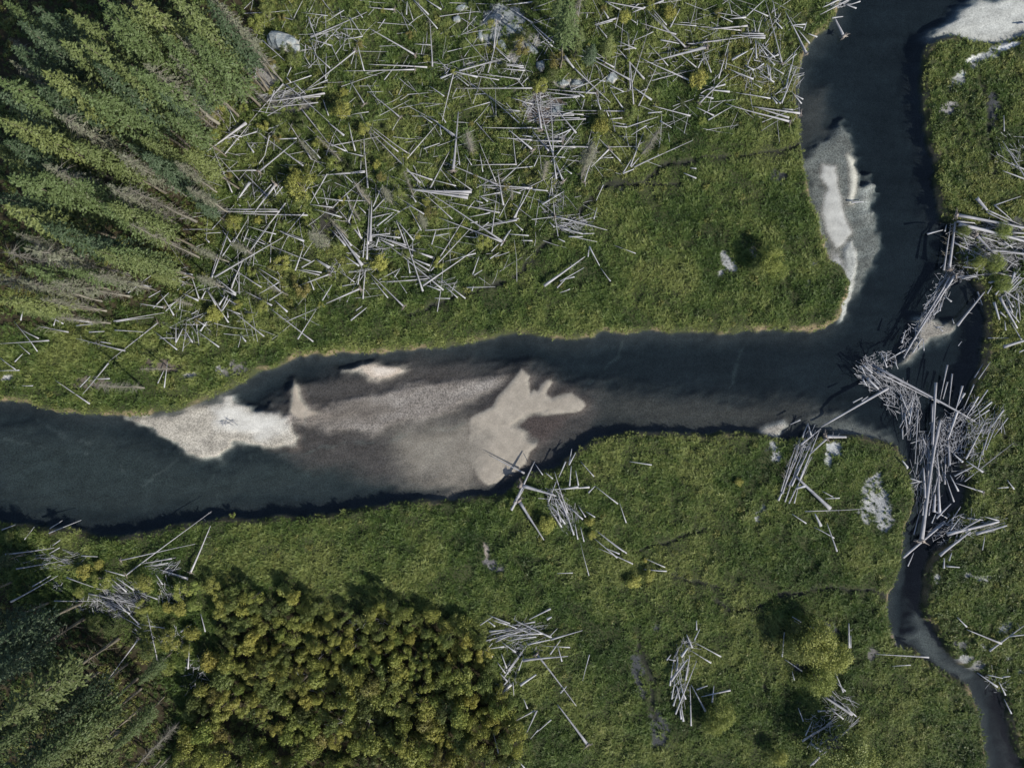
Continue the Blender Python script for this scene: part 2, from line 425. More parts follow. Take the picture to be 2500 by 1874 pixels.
# ------------------------------------------------------------------ terrain sheet
ZW = -0.85                                  # water level
xs = np.concatenate([[-900, -500, -300, -180, -120, -95, -80, -73], np.arange(-69, 69.01, 0.2), [73, 80, 95, 120, 180, 300, 500, 900]])
ys = np.concatenate([[-900, -500, -300, -180, -120, -90, -70, -58], np.arange(-53, 53.01, 0.2), [58, 70, 90, 120, 180, 300, 500, 900]])
GX, GY = np.meshgrid(xs, ys)
WX = GX + 1.1 * (fbm(GX, GY, 3.2, 5) - 0.5) + 0.5 * (fbm(GX, GY, 0.9, 8, 2) - 0.5)
WY = GY + 1.1 * (fbm(GX, GY, 3.2, 25) - 0.5) + 0.5 * (fbm(GX, GY, 0.9, 28, 2) - 0.5)
SD = sdf_poly(WX, WY, RIVER)
zm = 0.5 * (fbm(GX, GY, 14, 40) - 0.5) + 0.55 * (fbm(GX, GY, 2.4, 44, 3) - 0.5)
depth = 0.55 + 0.70 * sstep(0.2, 3.0, -SD) + 0.25 * (fbm(GX, GY, 6, 50) - 0.5)
bedc = np.empty(GX.shape + (3,)); bedc[:] = (0.040, 0.042, 0.043)
bedc *= (0.45 + 0.6 * fbm(GX, GY, 5, 60) + 0.5 * fbm(GX * .22, GY, 0.9, 61))[..., None]
spk = np.full(GX.shape, 0.5)
BARK_ = 0.70
for poly, soft, dep, colr, sp in BARS:
    bx = [P(a, b)[0] for a, b in poly]; by = [P(a, b)[1] for a, b in poly]
    q = (GX > min(bx) - 6) & (GX < max(bx) + 6) & (GY > min(by) - 6) & (GY < max(by) + 6)
    kk = min(1.0, soft)
    d = sdf_poly(GX[q] + kk * (WX[q] - GX[q]), GY[q] + kk * (WY[q] - GY[q]), poly)
    d = d + (fbm(GX[q] * 0.4 + GY[q] * .1, GY[q] - 0.2 * GX[q], 1.1, 79, 3) - 0.5) * (1.7 * min(max(soft, .25), 1.0))
    m = sstep(soft, -soft, d)
    streak = fbm(GX[q] * 0.35 + GY[q] * 0.25, GY[q] - 0.22 * GX[q], 0.8, 77, 3) - 0.5
    sz = max(soft, 1.1)
    mz = sstep(sz, -0.5 * sz, d) if dep > -0.2 else m
    depth[q] = depth[q] * (1 - mz) + (dep + 0.14 * sp * streak) * mz
    c = BARK_ * np.array(colr)[None, :] * (1 + 0.9 * sp * streak)[:, None]
    bedc[q] = bedc[q] * (1 - m[:, None]) + c * m[:, None]
    spk[q] = spk[q] * (1 - m) + sp * m
for line, wd in [([(300, 1010), (370, 1040), (420, 1080), (470, 1090)], .15), ([(80, 1030), (160, 1075), (260, 1095), (290, 1150)], .2), ([(0, 1070), (90, 1090), (200, 1110)], .12), ([(505, 1160), (520, 1230)], .1),
                 ([(1520, 830), (1515, 870), (1470, 920), (1430, 950)], .15), ([(1820, 850), (1805, 900), (1795, 960), (1790, 1020)], .18), ([(740, 1010), (742, 1090)], .1), ([(600, 1120), (720, 1105), (860, 1085), (1000, 1065), (1130, 1040)], .2),
                 ([(450, 1080), (420, 1130), (330, 1190)], .12)]:
    d = dist_line(WX, WY, line)
    m = 0.30 * sstep(wd * 2.2, 0, d) * sstep(0.35, 0.6, fbm(GX, GY, 1.2, 71))
    bedc = bedc * (1 - m[..., None]) + np.array((0.16, 0.165, 0.15)) * m[..., None]
t = sstep(-0.55, 0.30, SD)
GZ = (ZW - depth) * (1 - t) + zm * t
bare = np.zeros(GX.shape)                   # 1 where nothing grows
short = np.zeros(GX.shape)                  # 1 where growth is low
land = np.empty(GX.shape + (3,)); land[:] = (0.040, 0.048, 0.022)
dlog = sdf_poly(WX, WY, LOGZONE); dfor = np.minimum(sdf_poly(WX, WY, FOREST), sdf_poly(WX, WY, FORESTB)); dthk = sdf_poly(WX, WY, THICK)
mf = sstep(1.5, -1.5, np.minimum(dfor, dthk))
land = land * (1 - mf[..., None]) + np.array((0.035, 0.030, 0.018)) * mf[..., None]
for (px, py, rx, ry, ang, colr) in PATCH:
    cx, cy = P(px, py); a = R(ang)
    dx = WX - cx; dy = WY - cy
    u = (dx * math.cos(a) + dy * math.sin(a)) / (rx * S); v = (-dx * math.sin(a) + dy * math.cos(a)) / (ry * S)
    rr = np.sqrt(u * u + v * v)
    m = sstep(1.12, 0.88, rr + 1.1 * (fbm(GX, GY, 0.9, int(px) % 97, 3) - 0.5))
    land = land * (1 - m[..., None]) + np.array(colr) * m[..., None]
    lite = 1.0 if sum(colr) > 0.8 else 0.8
    bare = np.maximum(bare, m * lite)
    GZ = GZ - 0.12 * m * (t > 0.9)
    spk = spk * (1 - m) + 0.7 * m
for line, wd in DITCH:
    d = dist_line(WX, WY, line)
    wv = wd * (0.35 + 0.7 * fbm(GX, GY, 2.5, 140))
    m = np.clip((wv * 1.7 - d) / (wv * 1.1), 0, 1)
    GZ = GZ - 0.22 * m * t
    bare = np.maximum(bare, 0.75 * m)
    short = np.maximum(short, 0.8 * sstep(wd * 4, wd, d))
    land = land * (1 - m[..., None]) + np.array((0.025, 0.028, 0.022)) * m[..., None]
lip = sstep(-0.5, -0.1, SD) * sstep(0.5, 0.1, SD)
lipn = 0.85 * lip * sstep(0.38, 0.7, fbm(GX, GY, 2.2, 66))
land = land * (1 - lipn[..., None]) + np.array((0.185, 0.145, 0.095)) * lipn[..., None]
tc_ = sstep(-0.45, -0.1, SD)
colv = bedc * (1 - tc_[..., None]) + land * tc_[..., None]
spk = np.where(SD > 0.2, np.where(bare > 0.3, spk, 0.5), spk)

ny, nx = GX.shape
V = np.stack([GX, GY, GZ], -1).reshape(-1, 3)
ii = np.arange(ny * nx).reshape(ny, nx)
quads = np.stack([ii[:-1, :-1], ii[:-1, 1:], ii[1:, 1:], ii[1:, :-1]], -1).reshape(-1, 4)
me = bpy.data.meshes.new('ground')
me.vertices.add(len(V)); me.vertices.foreach_set('co', V.ravel())
me.loops.add(quads.size); me.loops.foreach_set('vertex_index', quads.ravel())
me.polygons.add(len(quads)); me.polygons.foreach_set('loop_start', np.arange(0, quads.size, 4))
me.polygons.foreach_set('use_smooth', np.ones(len(quads), bool))
me.update(calc_edges=True)
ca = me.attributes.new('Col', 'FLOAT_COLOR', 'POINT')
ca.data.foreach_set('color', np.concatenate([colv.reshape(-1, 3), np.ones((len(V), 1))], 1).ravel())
sa = me.attributes.new('Spk', 'FLOAT', 'POINT'); sa.data.foreach_set('value', spk.ravel())
me.materials.append(M_GROUND)
tag(link('ground', me), kind='structure')


def sample(A, x, y):
    x = np.asarray(x, float); y = np.asarray(y, float)
    i = np.clip(np.searchsorted(xs, x) - 1, 0, nx - 2); j = np.clip(np.searchsorted(ys, y) - 1, 0, ny - 2)
    fx = (x - xs[i]) / (xs[i + 1] - xs[i]); fy = (y - ys[j]) / (ys[j + 1] - ys[j])
    return (A[j, i] * (1 - fx) + A[j, i + 1] * fx) * (1 - fy) + (A[j + 1, i] * (1 - fx) + A[j + 1, i + 1] * fx) * fy


def gz(x, y): return float(sample(GZ, x, y))


def top_z(x, y): return max(gz(x, y), ZW)


# water: a closed body whose banks are the terrain itself
wx0, wx1, wy0, wy1 = -160, 160, -120, 120
Vw = [(x, y, z) for z in (ZW, ZW - 4) for x, y in ((wx0, wy0), (wx1, wy0), (wx1, wy1), (wx0, wy1))]
Fw = [(0, 1, 2, 3), (7, 6, 5, 4), (0, 4, 5, 1), (1, 5, 6, 2), (2, 6, 7, 3), (3, 7, 4, 0)]
tag(link('river_water', mesh_from('river_water', Vw, Fw, M_WATER)), kind='structure')

# ------------------------------------------------------------------ meadow growth
def tuft_mesh(name, mat, n, length, width, spread, seed, lean=(0, 0)):
    r = random.Random(seed)
    V = []; F = []
    for i in range(n):
        a = r.uniform(0, 2 * math.pi); L = length * r.uniform(0.6, 1.15); w = width * r.uniform(0.7, 1.3)
        x0 = r.uniform(-1, 1) * spread; y0 = r.uniform(-1, 1) * spread
        th = r.uniform(1.0, 1.55)                    # elevation at the foot, then it arches over
        dx, dy = math.cos(a) + lean[0], math.sin(a) + lean[1]
        q = math.hypot(dx, dy) or 1; dx /= q; dy /= q
        p = Vector((x0, y0, -0.05)); b = len(V)
        sx, sy = -dy * w, dx * w
        for k in range(4):
            ww = (1.0, 0.95, 0.7, 0.0)[k]
            if k == 3: V.append(p.copy())
            else:
                V.append(p + Vector((sx * ww, sy * ww, 0))); V.append(p - Vector((sx * ww, sy * ww, 0)))
            st = L / 3
            p = p + Vector((dx * math.cos(th) * st, dy * math.cos(th) * st, math.sin(th) * st))
            th -= r.uniform(0.30, 0.70)
        F += [(b, b + 1, b + 3, b + 2), (b + 2, b + 3, b + 5, b + 4), (b + 4, b + 5, b + 6)]
    return mesh_from(name, V, F, mat)


def bushlet_mesh(name, mat, n, rad, leaf, seed):
    r = random.Random(seed)
    V = []; F = []
    for i in range(n):
        d = Vector((r.gauss(0, 1), r.gauss(0, 1), abs(r.gauss(0, 0.8)))).normalized()
        p = d * rad * r.uniform(0.45, 1.0); p.z = p.z * 0.8 + 0.05
        nrm = (d + Vector((r.uniform(-1, 1), r.uniform(-1, 1), r.uniform(-.3, 1.2))) * 0.7).normalized()
        u = nrm.orthogonal().normalized(); u = (u * math.cos(i) + nrm.cross(u) * math.sin(i)); v = nrm.cross(u)
        s = leaf * r.uniform(0.6, 1.3); b = len(V)
        V += [p - u * s, p + v * s * .55, p + u * s, p - v * s * .55]
        F.append((b, b + 1, b + 2, b + 3))
    return mesh_from(name, V, F, mat)


def scatter(name, meshes, pts, rots, scl, tint, label):
    me = bpy.data.meshes.new(name)
    me.vertices.add(len(pts)); me.vertices.foreach_set('co', pts.astype(np.float32).ravel())
    for nm, ty, key, arr in (('rot', 'FLOAT_VECTOR', 'vector', rots), ('scl', 'FLOAT', 'value', scl), ('tint', 'FLOAT', 'value', tint)):
        a = me.attributes.new(nm, ty, 'POINT'); a.data.foreach_set(key, np.asarray(arr, np.float32).ravel())
    o = link(name, me)
    ng = bpy.data.node_groups.new(name, 'GeometryNodeTree')
    ng.interface.new_socket(name='Geometry', in_out='INPUT', socket_type='NodeSocketGeometry')
    ng.interface.new_socket(name='Geometry', in_out='OUTPUT', socket_type='NodeSocketGeometry')
    gi = ng.nodes.new('NodeGroupInput'); go = ng.nodes.new('NodeGroupOutput')
    ip = ng.nodes.new('GeometryNodeInstanceOnPoints')
    jn = ng.nodes.new('GeometryNodeJoinGeometry')
    for m in meshes:
        so = bpy.data.objects.new(m.name, m)
        oi = ng.nodes.new('GeometryNodeObjectInfo'); oi.inputs['Object'].default_value = so
        oi.inputs['As Instance'].default_value = True
        ng.links.new(oi.outputs['Geometry'], jn.inputs[0])
    ng.links.new(gi.outputs[0], ip.inputs['Points']); ng.links.new(jn.outputs[0], ip.inputs['Instance'])
    ip.inputs['Pick Instance'].default_value = True
    ra = ng.nodes.new('GeometryNodeInputNamedAttribute'); ra.data_type = 'FLOAT_VECTOR'; ra.inputs['Name'].default_value = 'rot'
    sc = ng.nodes.new('GeometryNodeInputNamedAttribute'); sc.data_type = 'FLOAT'; sc.inputs['Name'].default_value = 'scl'
    ng.links.new(ra.outputs[0], ip.inputs['Rotation']); ng.links.new(sc.outputs[0], ip.inputs['Scale'])
    ng.links.new(ip.outputs[0], go.inputs[0])
    md = o.modifiers.new('growth', 'NODES'); md.node_group = ng
    tag(o, label, None, None, 'stuff')
    return o


def jitter_grid(step):
    gx = np.arange(-70, 70, step); gy = np.arange(-53.5, 53.5, step)
    X, Y = np.meshgrid(gx, gy)
    X = X.ravel() + rng.uniform(-.55, .55, X.size) * step; Y = Y.ravel() + rng.uniform(-.55, .55, Y.size) * step
    return X, Y


SDs = SD - 0.0
X, Y = jitter_grid(0.27)
sd = sample(SDs, X, Y); br = sample(bare, X, Y); dl = sample(dlog, X, Y); df = sample(np.minimum(dfor, dthk), X, Y); sh = sample(short, X, Y)
east = sstep(48, 54, X) * sstep(-200, 20, Y)
shrubby = np.clip(sstep(2, -3, dl) * (0.25 + 1.1 * sstep(0.42, 0.62, fbm(X, Y, 5, 91))) + 0.65 * east + sstep(1, -2, df), 0, 1)
edge_ok = sd > rng.uniform(-0.42, 0.25, X.size)
keep = edge_ok & (br < rng.uniform(0.25, 0.97, X.size)) & (rng.random(X.size) > 0.88 * sstep(0.8, -1.5, df) + 0.45 * shrubby * (df > 0))
gx, gy = X[keep], Y[keep]
hn = fbm(gx, gy, 2.4, 120, 3)
hc_ = sstep(0.25, 0.75, fbm(gx, gy, 1.25, 121, 2))
scl = (0.20 + 0.25 * hn + 0.50 * hc_) * rng.uniform(0.75, 1.25, gx.size) * (1 - 0.5 * sample(short, gx, gy))
scl *= 1 - 0.35 * sstep(1.2, 0.0, sample(SDs, gx, gy))
gzz = sample(GZ, gx, gy)
gzz = np.where(sample(SDs, gx, gy) < 0.35, np.maximum(gzz, -0.30), gzz)
pts = np.stack([gx, gy, gzz - 0.02], 1)
tl = 0.28
rots = np.stack([rng.normal(0, tl, gx.size), rng.normal(0, tl, gx.size), rng.uniform(0, 6.283, gx.size)], 1)
sdk = sample(SDs, gx, gy)
tint = rng.random(gx.size) * 0.45 + 0.35 * hc_ + 0.25 * sstep(0.35, 0.65, fbm(gx, gy, 9, 130)) + 0.55 * sstep(1.0, 0.1, sdk) * (gy > -10)
tufts = [tuft_mesh('sedge_tuft', M_TUFT, n, L, w, .16, s, ln) for n, L, w, s, ln in ((17, .95, .040, 1, (0, 0)), (15, 1.1, .045, 2, (.5, .2)), (19, .85, .038, 3, (-.2, .5)), (13, 1.2, .050, 4, (.7, -.3)), (16, 0.9, .036, 5, (.2, .1)))]
scatter('meadow_grass', tufts, pts, rots, scl, tint, 'dense green sedge covering the river meadows')

X, Y = jitter_grid(0.52)
sd = sample(SDs, X, Y); br = sample(bare, X, Y); dl = sample(dlog, X, Y); df = sample(np.minimum(dfor, dthk), X, Y)
east = sstep(48, 54, X) * sstep(-200, 20, Y)
pr = np.clip(sstep(2, -3, dl) * (0.10 + 0.95 * sstep(0.45, 0.6, fbm(X, Y, 5, 91))) + 0.55 * east + 0.45 * sstep(1, -2, df), 0, 1)
pr = np.maximum(pr, 0.10)
keep = (sd > 0.3) & (br < rng.uniform(0.2, 0.8, X.size)) & (rng.random(X.size) < pr)
gx, gy = X[keep], Y[keep]
pts = np.stack([gx, gy, sample(GZ, gx, gy)], 1)
scl = rng.uniform(0.55, 1.25, gx.size)
rots = np.stack([rng.normal(0, .2, gx.size), rng.normal(0, .2, gx.size), rng.uniform(0, 6.283, gx.size)], 1)
bl = [bushlet_mesh('low_shrub_clump', M_SHRUB, n, r_, lf, s) for n, r_, lf, s in ((46, .42, .11, 1), (60, .50, .12, 2), (38, .36, .10, 3), (70, .55, .10, 4))]
scatter('undergrowth', bl, pts, rots, scl, rng.random(gx.size), 'low leafy shrubs growing between the fallen logs')


# ------------------------------------------------------------------ tubes, logs
def tube(pts, rad, sides=7, seed=0, cap=True):
    """pts: list of Vector; returns V, F, grain vectors"""
    V = []; F = []; G = []
    n = len(pts); run = 0.0
    for i, p in enumerate(pts):
        d = (pts[min(i + 1, n - 1)] - pts[max(i - 1, 0)])
        if d.length < 1e-9: d = Vector((0, 0, 1))
        d.normalize()
        u = d.cross(Vector((0, 0, 1)))
        if u.length < 1e-3: u = Vector((1, 0, 0))
        u.normalize(); v = u.cross(d)
        if i: run += (p - pts[i - 1]).length
        for k in range(sides):
            a = 2 * math.pi * k / sides
            V.append(p + (u * math.cos(a) + v * math.sin(a)) * rad[i])
            G.append((run * 0.45 + seed * 3.1, math.cos(a) * 2.6 + seed, math.sin(a) * 2.6))
    for i in range(n - 1):
        for k in range(sides):
            a = i * sides + k; b = i * sides + (k + 1) % sides
            F.append((a, b, b + sides, a + sides))
    if cap:
        F.append(tuple(range(sides - 1, -1, -1))); F.append(tuple(range((n - 1) * sides, n * sides)))
    return V, F, G


class Acc:
    def __init__(s): s.V = []; s.F = []; s.G = []
    def add(s, V, F, G):
        b = len(s.V); s.V += V; s.F += [tuple(i + b for i in f) for f in F]; s.G += G
    def build(s, name, mat, parent=None, loc=(0, 0, 0), smooth=True):
        me = mesh_from(name, s.V, s.F, mat, smooth)
        a = me.attributes.new('grain', 'FLOAT_VECTOR', 'POINT')
        a.data.foreach_set('vector', np.asarray(s.G, np.float32).ravel())
        return link(name, me, parent, loc)


def log_points(A, B, bend, r, n=6):
    d = B - A; L = d.length
    side = d.cross(Vector((0, 0, 1))).normalized()
    ph = r.uniform(0, 3.14)
    out = []
    for i in range(n):
        t = i / (n - 1)
        w = bend * L * (math.sin(math.pi * t) + 0.3 * math.sin(2 * math.pi * t + ph) - 0.3 * math.sin(ph))
        out.append(A + d * t + side * w)
    return out


def log_radii(r0, n, taper, r):
    return [r0 * ((1 - t) + taper * t) * (1.18 if i == 0 else 1.0) * r.uniform(0.95, 1.05) for i, t in ((i, i / (n - 1)) for i in range(n))]


def stubs(acc, pts, rad, r, n, lmin, lmax, t0=0.25):
    """broken side branches"""
    segs = len(pts) - 1
    for _ in range(n):
        t = r.uniform(t0, 0.98) * segs; i = min(int(t), segs - 1); f = t - i
        p = pts[i].lerp(pts[i + 1], f); d = (pts[i + 1] - pts[i]).normalized()
        u = d.orthogonal().normalized(); a = r.uniform(0, 6.283)
        s = (u * math.cos(a) + d.cross(u) * math.sin(a)); s.z = s.z * 0.6 + 0.15
        s = (s + d * r.uniform(0.1, 0.7)).normalized()
        L = r.uniform(lmin, lmax); rr = max(0.016, rad[i] * 0.16)
        q = p + s * L * 0.55; e = q + (s + Vector((r.uniform(-.5, .5), r.uniform(-.5, .5), r.uniform(-.3, .1)))).normalized() * L * 0.45
        acc.add(*tube([p, q, e], [rr, rr * 0.75, rr * 0.3], 4, r.random(), False))


def root_plate(acc, c, d, r0, r):
    """torn root plate square to the trunk"""
    u = d.cross(Vector((0, 0, 1)));  u.normalize(); v = u.cross(d)
    acc.add(*tube([c + d * r0 * .2, c - d * r0 * 0.9, c - d * r0 * 1.5], [r0 * 1.3, r0 * 1.9, r0 * 0.7], 8, r.random()))
    R0 = r0 * 2.1 + 0.32
    for i in range(r.randint(11, 16)):
        a = r.uniform(0, 6.283)
        s = u * math.cos(a) + v * math.sin(a) * 0.75
        L = R0 * r.uniform(0.55, 1.35)
        p = c - d * r0 * r.uniform(0.3, 1.1)
        q = p + s * L * .55 - d * r.uniform(-.1, .2); e = q + (s + Vector((r.uniform(-.7, .7), r.uniform(-.7, .7), r.uniform(-.5, .5)))).normalized() * L * .5
        rr = r0 * r.uniform(0.22, 0.42)
        acc.add(*tube([p, q, e], [rr, rr * .7, rr * .2], 5, r.random(), False))


